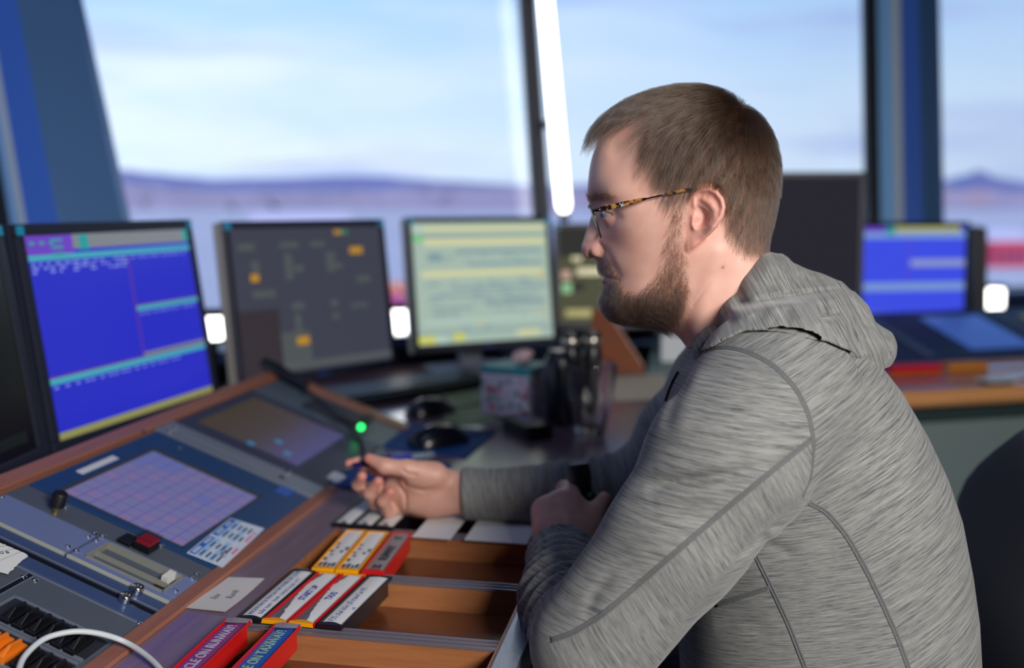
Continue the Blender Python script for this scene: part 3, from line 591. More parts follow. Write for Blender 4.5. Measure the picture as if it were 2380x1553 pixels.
# white cable looping over the console
pts = [(40, 1600, .012), (45, 1553, .012), (62, 1520, .014), (100, 1487, .018), (145, 1472, .022), (190, 1468, .024), (240, 1475, .022), (290, 1492, .016), (335, 1520, .020), (370, 1553, .026), (400, 1600, .030)]
Q = [on_plane(x, y, PO+NN*n, NN) for x, y, n in pts]; c0 = Q[5]
P = []
for i in range(len(Q)-1):
    p0, p1, p2, p3 = Q[max(i-1, 0)], Q[i], Q[i+1], Q[min(i+2, len(Q)-1)]
    for k in range(6):
        f = k/6; P.append(.5*((2*p1)+(-p0+p2)*f+(2*p0-5*p1+4*p2-p3)*f*f+(-p0+3*p1-3*p2+p3)*f**3)-c0)
o = MB().tube(P, .0028, 10).build('white_cable', mat('cable_white', (206, 212, 216), .4), None, smooth=True, loc=tuple(c0)); tag(o, 'thin white cable looping over the black rocker switches', 'cable')

# ================================================================ GOOSENECK MICROPHONE with green light
def pw(s, t, n=0): return PO+V*s+E2*t+NN*n
base = pw(1.79, .205, .0)
o = thing('gooseneck_microphone', 'black gooseneck microphone with a glowing green ring on the console', 'microphone', tuple(base)); basis(o, V, E2, NN)
lo = lambda px, py, n: tuple(IM@(on_plane(px, py, PO+NN*n, NN)-base))
MB().tube([lo(614, 843, .012), lo(640, 858, .014), lo(680, 882, .014), lo(712, 900, .012)], [.010, .013, .013, .010], 14).build('base', blk, o, smooth=40)
MB().tube([lo(700, 896, .012), lo(735, 925, .022), lo(775, 960, .024), lo(815, 998, .022), lo(838, 1030, .016), lo(845, 1052, .006)], .0042, 10).build('stem', mat('stem_dark', (30, 36, 44), .4), o, smooth=40)
MB().tube([lo(790, 968, .02), lo(815, 983, .02), lo(836, 990, .02)], .004, 10).build('arm', blk, o, smooth=40)
MB().tube([lo(846, 985, .02), lo(852, 975, .02), lo(860, 966, .021)], [.008, .0085, .006], 14).build('head', blk, o, smooth=40)
MB().lathe([(.0002, -.006), (.0045, -.0045), (.006, 0), (.0045, .0045), (.0002, .006)], 16, 0, lo(839, 993, .022)).build('green_light', mat('led_green', (40, 255, 110), .4, emit=3.0), o, smooth=True)

# ================================================================ THINGS ON THE FAR PART OF THE DESK
def desk_thing(name, label, cat, px, py, rz=0.0, z=DZ, group=None):
    p = on_z(px, py, z); return thing(name, label, cat, tuple(p), (0, 0, DROT+rz), group)
def pxpoly(o, pts, z=DZ):
    c, sn = math.cos(o.rotation_euler[2]), math.sin(o.rotation_euler[2]); out = []
    for q in pts:
        d = on_z(*q, z)-np.array(o.location); out.append((d[0]*c+d[1]*sn, -d[0]*sn+d[1]*c))
    return out
padm = mat('mouse_pad_blue', (14, 70, 140), .75, bump=.2, bscale=1200)
o = desk_thing('mouse_pad', 'blue mouse pad under the black mouse', 'mouse pad', 1010, 1025)
MB().prism(pxpoly(o, [(858, 1040), (940, 985), (1152, 1006), (1082, 1066)]), .0003, .004).build('pad', padm, o, bevel=.001)
o = desk_thing('mouse_pad', 'lower blue mouse pad beneath the outstretched hand', 'mouse pad', 870, 1100)
MB().prism(pxpoly(o, [(742, 1128), (838, 1062), (1050, 1082), (990, 1160)]), .0003, .004).build('pad', padm, o, bevel=.001)
def mouse(label, px, py, rz, z, k=1.0):
    o = desk_thing('computer_mouse', label, 'mouse', px, py, rz, z); mb = MB(); R = []
    prof = [(-.058, .004, .006), (-.055, .018, .014), (-.045, .027, .024), (-.025, .032, .034), (0, .032, .038), (.025, .030, .035), (.042, .027, .026), (.054, .020, .015), (.058, .006, .007)]
    for x, w, h in prof: R.append([(x*k, w*k*math.cos(a), max(.001, h*k*max(0, math.sin(a))**.7)) for a in [math.pi*j/10 for j in range(11)]])
    mb.rings(R); mb.build('shell', mat('mouse_black', (18, 19, 28), .28, coat=.3), o, smooth=50)
    MB().tube([(.026*k, 0, .034*k), (.042*k, 0, .027*k)], .004*k, 10).build('wheel', mat('mouse_wheel', (70, 74, 90), .4), o, smooth=True)
    MB().tube([(.056*k, 0, .008), (.09, .01, .003), (.14, .03, .003), (.2, .02, .003)], .0018, 8).build('cord', blk, o, smooth=True); return o
mouse('black mouse on the blue mouse pad', 1020, 1032, -.75, DZ+.004, 1.0)
mouse('black mouse on the bare desk in front of the keyboard', 1000, 962, -.8, DZ, .95)
# blue pen with clear barrel on the pads
p0, p1 = on_z(872, 1072, DZ+.012), on_z(1010, 1056, DZ+.012); d = (p1-p0); ln = np.linalg.norm(d); o = thing('ballpoint_pen', 'blue pen with a clear barrel lying behind the outstretched hand', 'pen', tuple(p0), (0, 0, math.atan2(d[1], d[0])))
MB().tube([(0, 0, 0), (ln*.1, 0, 0), (ln*.6, 0, 0)], [.003, .006, .006], 14).build('cap', mat('pen_blue', (20, 44, 170), .2, coat=.6), o, smooth=40); MB().tube([(ln*.6, 0, 0), (ln*.95, 0, 0), (ln, 0, 0)], [.005, .005, .002], 14).build('barrel', mat('clear_grey', (150, 165, 180), .15, coat=.6), o, smooth=40)
# keyboard
o = desk_thing('keyboard', 'black keyboard below the grey and green screens', 'keyboard', 935, 915, -.62)
MB().prism(rrect(-.20, -.075, .24, .075, .012), .002, .02).build('case', mat('keyboard_black', (20, 23, 28), .45), o, bevel=.003)
kc = mat('key_dark', (36, 48, 48), .4)
for r_ in range(5):
    mb = MB()
    for c_ in range(20): mb.box((-.185+.0205*c_, .05-.0235*r_, .0225), (.017, .019, .006))
    mb.build('key_row', kc, o, bevel=.0015)
# sheet of pale green paper, yellow note, white papers
o = sheet('green_sheet', 'pale green paper sheet beside the tissue box', 'paper', [desk_st(1035, 993), desk_st(1020, 880), desk_st(1150, 880), desk_st(1160, 985)], DZ+.0002, mat('paper_green', (150, 164, 128), .8))
o = sheet('sticky_note', 'small yellow sticky note at the far end of the green sheet', 'note', [desk_st(1035, 905), desk_st(1040, 884), desk_st(1075, 890), desk_st(1072, 915)], DZ+.0010, mat('paper_yellow', (190, 178, 80), .8))
o = sheet('paper_pile', 'white papers lying under the pale green screen', 'paper', [desk_st(1060, 872), desk_st(1050, 850), desk_st(1170, 850), desk_st(1180, 880)], DZ+.0015, paper, .004)
# tissue box
o = desk_thing('tissue_box', 'square tissue box with colourful print and teal top', 'tissue box', 1200, 955, -.30); a = .056; hb_ = .098
m = bpy.data.materials.new('tissue_print'); m.use_nodes = True; t = m.node_tree; b = t.nodes['Principled BSDF']; tc = t.nodes.new('ShaderNodeTexCoord'); vo = t.nodes.new('ShaderNodeTexVoronoi'); vo.inputs['Scale'].default_value = 62
t.links.new(tc.outputs['Object'], vo.inputs[0]); r1 = t.nodes.new('ShaderNodeValToRGB'); t.links.new(vo.outputs['Distance'], r1.inputs[0]); r1.color_ramp.interpolation = 'EASE'
r1.color_ramp.elements[0].position = .34; r1.color_ramp.elements[0].color = (1, 1, 1, 1); r1.color_ramp.elements[1].position = .44; r1.color_ramp.elements[1].color = (0, 0, 0, 1)
sc_ = t.nodes.new('ShaderNodeSeparateColor'); t.links.new(vo.outputs['Color'], sc_.inputs[0]); r2 = t.nodes.new('ShaderNodeValToRGB'); t.links.new(sc_.outputs[0], r2.inputs[0]); r2.color_ramp.interpolation = 'CONSTANT'
r2.color_ramp.elements[0].color = (*lin((190, 180, 214)), 1); r2.color_ramp.elements[1].position = .3; r2.color_ramp.elements[1].color = (*lin((20, 128, 120)), 1)
for p_, c_ in ((.45, (168, 40, 60)), (.6, (90, 100, 180)), (.72, (200, 120, 150)), (.86, (60, 150, 170))): e = r2.color_ramp.elements.new(p_); e.color = (*lin(c_), 1)
mx = t.nodes.new('ShaderNodeMix'); mx.data_type = 'RGBA'; t.links.new(r1.outputs[0], mx.inputs[0]); mx.inputs[6].default_value = (*lin((206, 202, 226)), 1); t.links.new(r2.outputs[0], mx.inputs[7]); t.links.new(mx.outputs[2], b.inputs['Base Color']); b.inputs['Roughness'].default_value = .5
MB().prism(rrect(-a, -a, a, a, .004), .001, hb_).build('box', m, o)
MB().prism(rrect(-a-.0005, -a-.0005, a+.0005, a+.0005, .004), hb_-.012, hb_+.003).build('teal_top', mat('teal_card', (36, 140, 160), .4), o, bevel=.002)
mb = MB(); rng = np.random.default_rng(3); R = []
for k, (r_, z_) in enumerate(((.02, 0), (.03, .012), (.034, .02), (.022, .028), (.004, .030))): R.append([(.01+r_*(1+.25*math.sin(3*q+k))*math.cos(q), -.01+.6*r_*(1+.2*math.cos(4*q+k))*math.sin(q), hb_+.003+z_) for q in [2*math.pi*j/18 for j in range(18)]])
mb.rings(R); mb.build('tissue', mat('tissue_pink', (228, 196, 200), .9), o, smooth=True, sub=1)
# binoculars standing upright
o = desk_thing('binoculars', 'black binoculars standing upright behind the water glass', 'binoculars', 1350, 966, .5); rub = mat('rubber_black', (16, 17, 21), .45, coat=.2)
for sg in (-1, 1):
    MB().lathe([(.020, .0), (.0215, .004), (.0215, .055), (.020, .075), (.021, .12), (.019, .140), (.016, .146)], 28, 0, (0, sg*.024, 0)).build('barrel', rub, o, smooth=40)
    MB().lathe([(.0165, .146), (.0175, .150), (.0175, .170), (.016, .176), (.013, .176), (.012, .170), (.0005, .170)], 28, 0, (0, sg*.024, 0)).build('eyepiece', rub, o, smooth=40)
    MB().lathe([(.0182, .152), (.0188, .154), (.0188, .160), (.0182, .162)], 28, 0, (0, sg*.024, 0)).build('ring', mat('ring_silver', (214, 208, 196), .3, metal=.9), o, smooth=40)
MB().tube([(0, 0, .05), (0, 0, .13)], .008, 16).build('hinge', rub, o, smooth=40); MB().span((-.008, -.02, .08), (.008, .02, .11)).build('bridge', rub, o, bevel=.003)
# tall black flask behind the tissue box
o = desk_thing('flask', 'tall black flask right against the tissue box', 'flask', 1300, 985, 0); MB().lathe([(.030, 0), (.031, .003), (.031, .128), (.026, .138), (.022, .142), (.022, .150), (.0005, .151)], 28).build('body', mat('flask_black', (20, 26, 36), .35, coat=.2), o, smooth=40)
# water glass
o = desk_thing('water_glass', 'clear faceted drinking glass on the desk before the flask', 'glass', 1372, 1012, 0); gm = bpy.data.materials.new('clear_glass'); gm.use_nodes = True; b = gm.node_tree.nodes['Principled BSDF']; b.inputs['Transmission Weight'].default_value = 1; b.inputs['Roughness'].default_value = .02; b.inputs['IOR'].default_value = 1.45; b.inputs['Base Color'].default_value = (1, 1, 1, 1)
R = []
for r_, z_, f in ((.026, 0, 1), (.028, .002, 1), (.033, .03, 1), (.039, .065, 1), (.0425, .075, 0), (.0505, .138, 0), (.050, .1395, 0), (.0485, .138, 0), (.0405, .077, 0), (.036, .062, 0), (.0295, .024, 0), (.027, .018, 0), (.004, .015, 0)):
    R.append([(r_*(1-(.07 if f and k % 4 == 2 else 0))*math.cos(2*math.pi*k/40), r_*(1-(.07 if f and k % 4 == 2 else 0))*math.sin(2*math.pi*k/40), z_) for k in range(40)])
MB().rings(R).build('tumbler', gm, o, smooth=35)
# handheld radio lying down
o = desk_thing('handheld_radio', 'black handheld radio lying in front of the tissue box', 'radio', 1225, 1008, -.95); MB().prism(rrect(-.028, -.062, .028, .062, .01), .001, .028).build('body', mat('radio_black', (17, 18, 24), .35), o, bevel=.005)
MB().prism(rrect(-.016, -.03, .016, .03, .003), .028, .0295).build('display', mat('radio_display', (120, 126, 150), .2), o); MB().lathe([(.005, 0), (.005, .006), (.004, .007)], 14, 0, (.016, .045, .028)).build('red_knob', mat('knob_red', (160, 40, 50), .4), o)
MB().tube([(-.014, .060, .014), (-.014, .075, .014), (-.014, .13, .014)], [.006, .005, .003], 10).build('antenna', blk, o, smooth=True)
# papers right of the glass
o = sheet('paper_pile', 'cream papers on the desk right of the water glass', 'paper', [desk_st(1430, 935), desk_st(1410, 880), desk_st(1545, 872), desk_st(1570, 930)], DZ+.0006, mat('paper_cream', (196, 186, 168), .8), .002)
# ================================================================ MONITORS
bez = mat('monitor_bezel', (34, 38, 54), .45); bezl = mat('monitor_side_beige', (190, 178, 160), .5); cyan = mat('sticker_cyan', (30, 150, 190), .5); stand_m = mat('stand_grey', (120, 126, 140), .4)
def monitor(label, c, yaw, tilt, w, h, bw, base_bw, content, mats, side=None, dep=.05, group='monitors on the worktops', stickers=True, standm=None, backm=None, floor_z=DZ, screw_=True):
    """c: centre of the screen; local x right, y away from the viewer, z up"""
    o = thing('monitor', label, 'monitor', (c[0], c[1], floor_z), (0, 0, yaw), group); zc = c[2]-floor_z
    R = (-tilt, 0, 0); W2, H2 = w/2+bw, h/2+bw; bb = base_bw-bw
    m = MB()
    for a in ((-W2, -H2-bb, W2, -h/2), (-W2, h/2, W2, H2), (-W2, -h/2, -w/2, h/2), (w/2, -h/2, W2, h/2)): m.span((a[0], -.006, a[1]), (a[2], .004, a[3]))
    m.build('bezel', bez, o, loc=(0, 0, zc), rot=R, bevel=.002)
    m = MB(); m.rings([[(x*k, y, z*k+kz) for x, z in ((-W2, -H2-bb), (W2, -H2-bb), (W2, H2), (-W2, H2))] for k, y, kz in ((1, .004, 0), (1, .035, 0), (.8, dep, 0), (.6, dep+.012, 0))])
    m.build('casing', side or bez, o, loc=(0, 0, zc), rot=R, bevel=.003)
    m = MB(); m.span((-w/2, -.0035, -h/2), (w/2, .004, h/2), 0)
    for x0, y0, x1, y1, mi in content: m.span((-w/2+x0*w, -.0042-.00004*mi, h/2-y0*h), (-w/2+x1*w, -.0035, h/2-y1*h), mi)
    m.build('screen', mats, o, loc=(0, 0, zc), rot=R)
    if stickers:
        for sx in (-1, 1): MB().span((sx*(W2-.010)-.007, -.0075, H2-.017), (sx*(W2-.010)+.007, -.005, H2-.003)).build('sticker', cyan, o, loc=(0, 0, zc), rot=R)
    MB().span((-.014, -.0075, -H2-bb+.006), (.014, -.005, -H2-bb+.012)).build('badge', mat('badge_blue', (50, 70, 140), .4), o, loc=(0, 0, zc), rot=R)
    sm = standm or blk
    MB().prism([(-.03, .075), (.03, .075), (.022, .12), (-.022, .12)], .01, zc-.02).build('stand', sm, o, bevel=.004); MB().span((-.03, dep-.01, zc-.06), (.03, .12, zc+.02)).build('hinge', sm, o, bevel=.004)
    MB().prism(rrect(-.11, .0, .11, .17, .03), .0005, .014).build('base', sm, o, bevel=.004)
    return o
def em(name, c, k=1.0): return mat(name, (10, 10, 12), .25, emit=k, ecol=c)
blueS = [em('screen_blue', (40, 44, 190)), em('ui_purple', (104, 64, 186)), em('ui_grey', (124, 128, 134)), em('ui_cyan', (70, 160, 180)), em('ui_teal', (40, 150, 150)), em('ui_red', (110, 50, 130)), em('ui_olive', (140, 140, 84)), em('ui_text', (120, 134, 214)), em('ui_yellow', (170, 170, 110))]
C1 = [(0, 0, .245, .095, 1), (.245, 0, 1, .075, 2), (.28, .005, .335, .08, 4), (.96, .005, 1, .07, 4), (0, .095, 1, .125, 3), (.555, .125, .559, .69, 5), (.56, .405, 1, .413, 5), (.56, .413, 1, .44, 3), (0, .69, 1, .698, 5), (0, .698, 1, .73, 3), (.56, .672, 1, .698, 2), (0, .965, 1, 1, 6)]
rg = np.random.default_rng(11)
for y in (.135, .155, .175):
    x = .015
    while x < .55:
        wd = rg.uniform(.012, .04)
        if rg.random() < .75: C1.append((x, y, x+wd, y+.012, 7))
        x += wd+rg.uniform(.01, .03)
for y, xs, xe in ((.136, .58, .97), (.452, .58, .95), (.742, .02, .8)):
    x = xs
    while x < xe: C1.append((x, y, x+.02, y+.010, 7)); x += rg.uniform(.03, .06)
for k in range(3): C1.append((.02+.05*k, .03, .045+.05*k, .045, 4)); C1.append((.13, .02+.035*k, .19, .033+.035*k, 4))
DG = math.radians
monitor('blue radar-data monitor nearest the left window column, cyan corner stickers', (-.642, 1.652, .999), DG(74.4), DG(7.9), .408, .306, .018, .03, C1, blueS, dep=.06)
dark = [em('screen_off', (10, 11, 16), .6), em('ui_dim', (26, 34, 30), .6)]
monitor('dark switched-off monitor cut by the left frame edge', (-.722, 1.198, 1.0), DG(86), DG(7.9), .408, .306, .018, .03, [(.05, .9, .95, .95, 1)], dark, dep=.06, side=mat('casing_grey', (74, 74, 80), .5))
greyS = [em('screen_grey', (66, 68, 82), .9), em('ui_greytext', (82, 88, 90), .9), em('ui_orange', (190, 140, 40), .9), em('ui_green', (60, 130, 110), .9), em('ui_greyband', (86, 90, 92), .9), em('ui_brownish', (58, 52, 58), .9)]
C2 = [(0, .55, .25, 1, 5), (.02, .93, 1, .98, 4)]
for x, y, w_, h_ in ((.32, .18, .05, .18), (.38, .26, .06, .05), (.60, .18, .06, .14), (.66, .26, .05, .04), (.34, .52, .08, .05), (.35, .6, .04, .12), (.6, .52, .05, .05), (.6, .62, .05, .04), (.8, .36, .1, .05), (.74, .56, .12, .03), (.1, .42, .14, .05), (.04, .1, .1, .05), (.3, .1, .12, .04), (.5, .1, .1, .04), (.1, .62, .14, .03), (.11, .22, .05, .08), (.24, .72, .2, .24)): C2.append((x, y, x+w_, y+h_, 1))
C2 += [(.10, .31, .15, .36, 2), (.35, .76, .43, .815, 2), (.77, .15, .86, .20, 2), (.67, .025, .72, .055, 2), (.72, .025, .765, .055, 3)]
monitor('grey dim monitor with orange marks, second along the window', (-.418, 2.10, .999), DG(45.6), DG(7.5), .372, .300, .015, .02, C2, greyS, side=bezl, dep=.055)
paleS = [em('screen_pale', (164, 184, 172), 1), em('ui_cream', (208, 208, 160), 1), em('ui_bluegrey', (128, 154, 160), 1), em('ui_greenled', (110, 200, 110), 1), em('ui_lemon', (204, 204, 90), 1), em('ui_sand', (190, 176, 130), 1), em('ui_mint', (176, 200, 190), 1)]
C3 = [(.08, .035, .98, .075, 1), (.0, .10, 1, .125, 2), (.08, .135, .98, .19, 1), (0, .03, .08, .08, 6), (.01, .11, .07, .155, 3), (.30, .23, .95, .26, 2), (.1, .25, .2, .32, 2), (.40, .34, .95, .365, 2), (.05, .40, .95, .45, 1), (.25, .535, .98, .56, 2), (.1, .60, .9, .62, 2), (.5, .66, .95, .70, 2), (.05, .80, .95, .83, 6), (.1, .70, .4, .72, 2), (.0, .90, 1, .92, 2), (.72, .90, .9, .97, 1), (.0, .93, .12, .99, 4), (.12, .93, .2, .99, 6), (.25, .92, .33, .98, 4), (.42, .80, .48, .85, 5), (.9, .45, .97, .48, 5), (.9, .78, .96, .82, 5)]
for k in range(40):
    x, y = rg.uniform(.05, .85), rg.choice([.22, .28, .31, .48, .51, .58, .64, .74, .77, .87]); C3.append((x, y, x+rg.uniform(.03, .1), y+.014, 2))
monitor('pale green data monitor in the middle of the row', (-.071, 2.504, 1.002), DG(26.5), DG(8.6), .372, .300, .014, .02, C3, paleS, side=bezl, dep=.055, standm=stand_m)
yS = [mat('screen_olive', (6, 6, 6), .6, emit=.75, ecol=(90, 90, 70), spec=.1), em('ui_yellowbar', (150, 142, 30), .8), em('ui_orange2', (150, 84, 40), .8), em('ui_green2', (40, 150, 60), .8), mat('ui_darkband', (5, 5, 5), .6, emit=.75, ecol=(54, 54, 52), spec=.1)]
C4 = [(0, 0, 1, .3, 4), (.02, .45, .09, .54, 2), (.02, .58, .10, .69, 3), (.14, .42, .40, .50, 1), (.05, .86, .4, .94, 1), (.1, .3, .18, .35, 1), (.1, .58, .2, .66, 4), (.5, .42, .9, .5, 1)]
p = at_depth(1445, 640, 2.98); monitor('dim olive monitor with yellow bars, half hidden by the face', tuple(p), DG(2), DG(6), .376, .282, .014, .018, C4, yS, dep=.055)
p = at_depth(1745, 552, 2.82); monitor('large dark monitor right behind the head', tuple(p), DG(-4), DG(4), .595, .335, .016, .03, [(.35, .3, .4, .33, 1)], [mat('screen_darkgrey', (8, 8, 10), .7, emit=.8, ecol=(42, 40, 50), spec=.1), em('ui_smudge', (60, 56, 52), .9)], stickers=False, dep=.05)
C6 = [(0, 0, .22, .05, 1), (.22, 0, .30, .1, 4), (.30, .0, .95, .06, 8), (0, .06, 1, .13, 3), (.46, .37, 1, .45, 2), (0, .63, 1, .72, 3), (0, .965, 1, 1, 2), (.44, .13, .446, .63, 5)]
blueS6 = [em('screen_blue_far', (62, 78, 226))]+blueS[1:]; blueS6[3] = em('ui_pale_blue', (122, 152, 208)); blueS6[2] = em('ui_grey_blue', (140, 152, 200))
monitor('far blue radar-data monitor beyond the raised hood', (1.371, 3.397, .968), DG(9.6), DG(2.9), .376, .301, .016, .02, C6, blueS6, stickers=False)
p = at_depth(2278, 632, 3.62); monitor('narrow dark monitor seen almost edge-on beside the far blue screen', tuple(p), DG(70), DG(3), .34, .30, .014, .02, [], dark, stickers=False, side=mat('casing_charcoal', (40, 42, 50), .5))

# ================================================================ NEIGHBOURING WORKTOP
P0 = on_z(2076, 909, DZ); P1 = on_z(2380, 893, DZ); ang = math.atan2(P1[1]-P0[1], P1[0]-P0[0])
nb = thing('worktop', 'neighbouring desk with an orange wooden front edge and grey panel', 'desk', (P0[0], P0[1], 0), (0, 0, ang))
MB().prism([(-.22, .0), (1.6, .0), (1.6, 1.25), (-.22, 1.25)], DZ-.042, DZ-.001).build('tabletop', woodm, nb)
mb = MB(); mb.tube([(-.22, 0, DZ-.022), (1.6, 0, DZ-.022)], .0225, 16); mb.build('front_edge', wood('edge_orange', (200, 138, 84), (222, 162, 104), .4, .3, (1.5, 20, 20)), nb, smooth=40)
MB().span((-.2, .05, .12), (.47, .07, DZ-.075)).build('front_panel', mat('panel_grey', (118, 134, 134), .6), nb); MB().span((-.2, .035, DZ-.09), (1.6, .08, DZ-.043)).build('shadow_gap_strip', mat('shadow_gap_dark', (44, 60, 60), .5), nb)  # dark strip colours in the shadow gap under the front edge
MB().span((.50, .12, .1), (1.5, .14, DZ-.09)).build('recess_panel', mat('desk_carcass', (36, 40, 52)), nb)
for x in (-.18, 1.5): MB().span((x-.03, .5, 0), (x+.03, .56, DZ-.042)).build('leg', mat('desk_carcass', (36, 40, 52)), nb)
mb = MB(); mb.span((-.1, .06, DZ-.001), (.9, .30, DZ+.0005)); mb.build('bay_panel', bayf, nb)
for y in (.06, .18, .30): MB().span((-.1, y-.006, DZ), (.9, y+.006, DZ+.006)).build('bay_rail', raw, nb)
def nbp(px, py, z=DZ): return on_z(px, py, z)
def block(name, label, cat, px, py, dims, m, rz=0.0, parts=None, group=None):
    p = nbp(px, py); o = thing(name, label, cat, (p[0], p[1], DZ), (0, 0, ang+rz), group); MB().prism(rrect(-dims[0]/2, -dims[1]/2, dims[0]/2, dims[1]/2, min(dims[:2])*.15), .006, .006+dims[2]).build('body', m, o, bevel=.002); return o
o = block('strip_holder', 'bright red strip holder on the neighbouring desk', 'flight strip', 2120, 868, (.15, .05, .018), redp, 0); MB().span((-.06, -.018, .024), (.06, .018, .0245)).build('paper_label', mat('label_red', (214, 50, 60), .5), o)
o = block('strip_holder', 'orange strip holder on the neighbouring desk', 'flight strip', 2238, 862, (.12, .05, .018), mat('plastic_amber', (196, 120, 36), .4), 0); MB().span((-.05, -.018, .024), (.05, .018, .0245)).build('paper_label', mat('label_amber', (206, 150, 80), .5), o)
o = block('paper_slip', 'white paper slip near the edge of the neighbouring desk', 'paper', 2318, 888, (.10, .06, .002), paper, .2)
# sloping console of the neighbouring desk
p = nbp(2200, 838); nc = thing('radio_console', 'sloping dark blue console on the neighbouring desk', 'console', (p[0], p[1], DZ), (0, 0, ang+.05))
mb = MB(); mb.add([(-.55, 0, .0), (1.0, 0, 0), (1.0, .32, 0), (-.55, .32, 0), (-.55, 0, .008), (1.0, 0, .008), (1.0, .32, .10), (-.55, .32, .10)], [(3, 2, 1, 0), (4, 5, 6, 7), (0, 1, 5, 4), (1, 2, 6, 5), (2, 3, 7, 6), (3, 0, 4, 7)]); mb.build('body', mat('console_navy', (40, 54, 88), .4), nc)
sl = math.atan2(.092, .32)
def cpanel(nm, x0, y0, x1, y1, m): MB().span((x0, y0, 0), (x1, y1, .004)).build(nm, m, nc, loc=(0, 0, .0085), rot=(sl, 0, 0), bevel=.001)
cpanel('touch_screen', .12, .04, .34, .28, mat('touch_blue_far', (60, 92, 170), .2, emit=.6)); cpanel('touch_screen', -.40, .04, -.2, .28, mat('touch_purple_far', (70, 60, 130), .2, emit=.4)); cpanel('touch_screen', .48, .05, .72, .27, mat('touch_olive_far', (84, 88, 66), .2, emit=.5))
cpanel('divider', -.06, .01, -.03, .31, mat('divider_grey', (84, 104, 136), .4)); cpanel('divider', .40, .01, .43, .31, mat('divider_grey', (84, 104, 136), .4))
# wooden sided console behind the face
p = at_depth(1440, 800, 2.55); wc = thing('radio_console', 'console with sloping brown wooden side panel below the olive monitor', 'console', (p[0], p[1], DZ), (0, 0, -.25))
mb = MB(); mb.add([(-.13, -.02, .005), (.10, -.02, .005), (.10, .30, .005), (-.13, .30, .005), (-.02, -.02, .02), (.10, -.02, .02), (.10, .3, .02), (-.02, .3, .02)], [(3, 2, 1, 0), (4, 5, 6, 7), (0, 1, 5, 4), (1, 2, 6, 5), (2, 3, 7, 6), (3, 0, 4, 7)])
mb = MB(); mb.prism([(-.07, .008), (.065, .008), (.065, .03), (-.03, .17), (-.07, .17)], 0, .022)
mb.build('side_panel', wood('console_side_wood', (120, 66, 40), (144, 84, 54), .4, .3), wc, rot=(math.pi/2, 0, 0), bevel=.002)
mb = MB(); mb.add([(.07, .02, .0), (.5, .02, 0), (.5, .32, 0), (.07, .32, 0), (.07, .02, .02), (.5, .02, .02), (.5, .32, .11), (.07, .32, .11)], [(3, 2, 1, 0), (4, 5, 6, 7), (0, 1, 5, 4), (1, 2, 6, 5), (2, 3, 7, 6), (3, 0, 4, 7)]); mb.build('body', mat('console_grey_teal', (92, 112, 116), .4), wc)
MB().span((.10, .05, .03), (.2, .2, .10)).build('white_module', mat('module_white', (216, 222, 224), .4), wc, bevel=.004)

# ================================================================ OFFICE CHAIR behind the man
fab = mat('chair_fabric', (18, 20, 38), .9, bump=.5, bscale=900, sheen=.3)
cx = at_depth(2400, 1350, 1.25); ch = thing('office_chair', 'dark navy office chair with curved backrest behind the seated man', 'chair', (cx[0]-.18, cx[1]+.02, 0), (0, 0, TH))
R = []
for k in range(15):
    z = .50+.42*k/14; f = k/14; w = .23+.02*math.sin(math.pi*min(1, f*1.2))-.55*max(0, f-.62)**1.6; bow = .16+.10*(f-.15)**2+.02*math.sin(f*6)
    ring = []
    for a in range(24):
        q = 2*math.pi*a/24; y = w*math.copysign(abs(math.cos(q))**.75, math.cos(q)); x = .035*math.copysign(abs(math.sin(q))**.9, math.sin(q)); ring.append((bow+x-.35*y*y, y, z))
    R.append(ring)
MB().rings(R).build('backrest', fab, ch, smooth=True)
MB().prism(rrect(-.32, -.25, .20, .25, .08), .42, .50).build('seat', fab, ch, bevel=.03, smooth=40)
MB().tube([(.12, 0, .40), (.24, 0, .42), (.27, 0, .6)], .02, 12).build('back_bracket', blk, ch, smooth=True); MB().lathe([(.03, .10), (.03, .42)], 20, 0, (-.06, 0, 0)).build('gas_column', blk, ch, smooth=40)
for k in range(5):
    a = 2*math.pi*k/5+.3; MB().tube([(-.06, 0, .10), (-.06+.30*math.cos(a), .30*math.sin(a), .07)], [.024, .014], 10).build('leg', blk, ch, smooth=True)
    MB().tube([(-.06+.30*math.cos(a)-.012*math.sin(a), .30*math.sin(a)+.012*math.cos(a), .03), (-.06+.30*math.cos(a)+.012*math.sin(a), .30*math.sin(a)-.012*math.cos(a), .03)], .03, 14).build('caster', blk, ch, smooth=True)
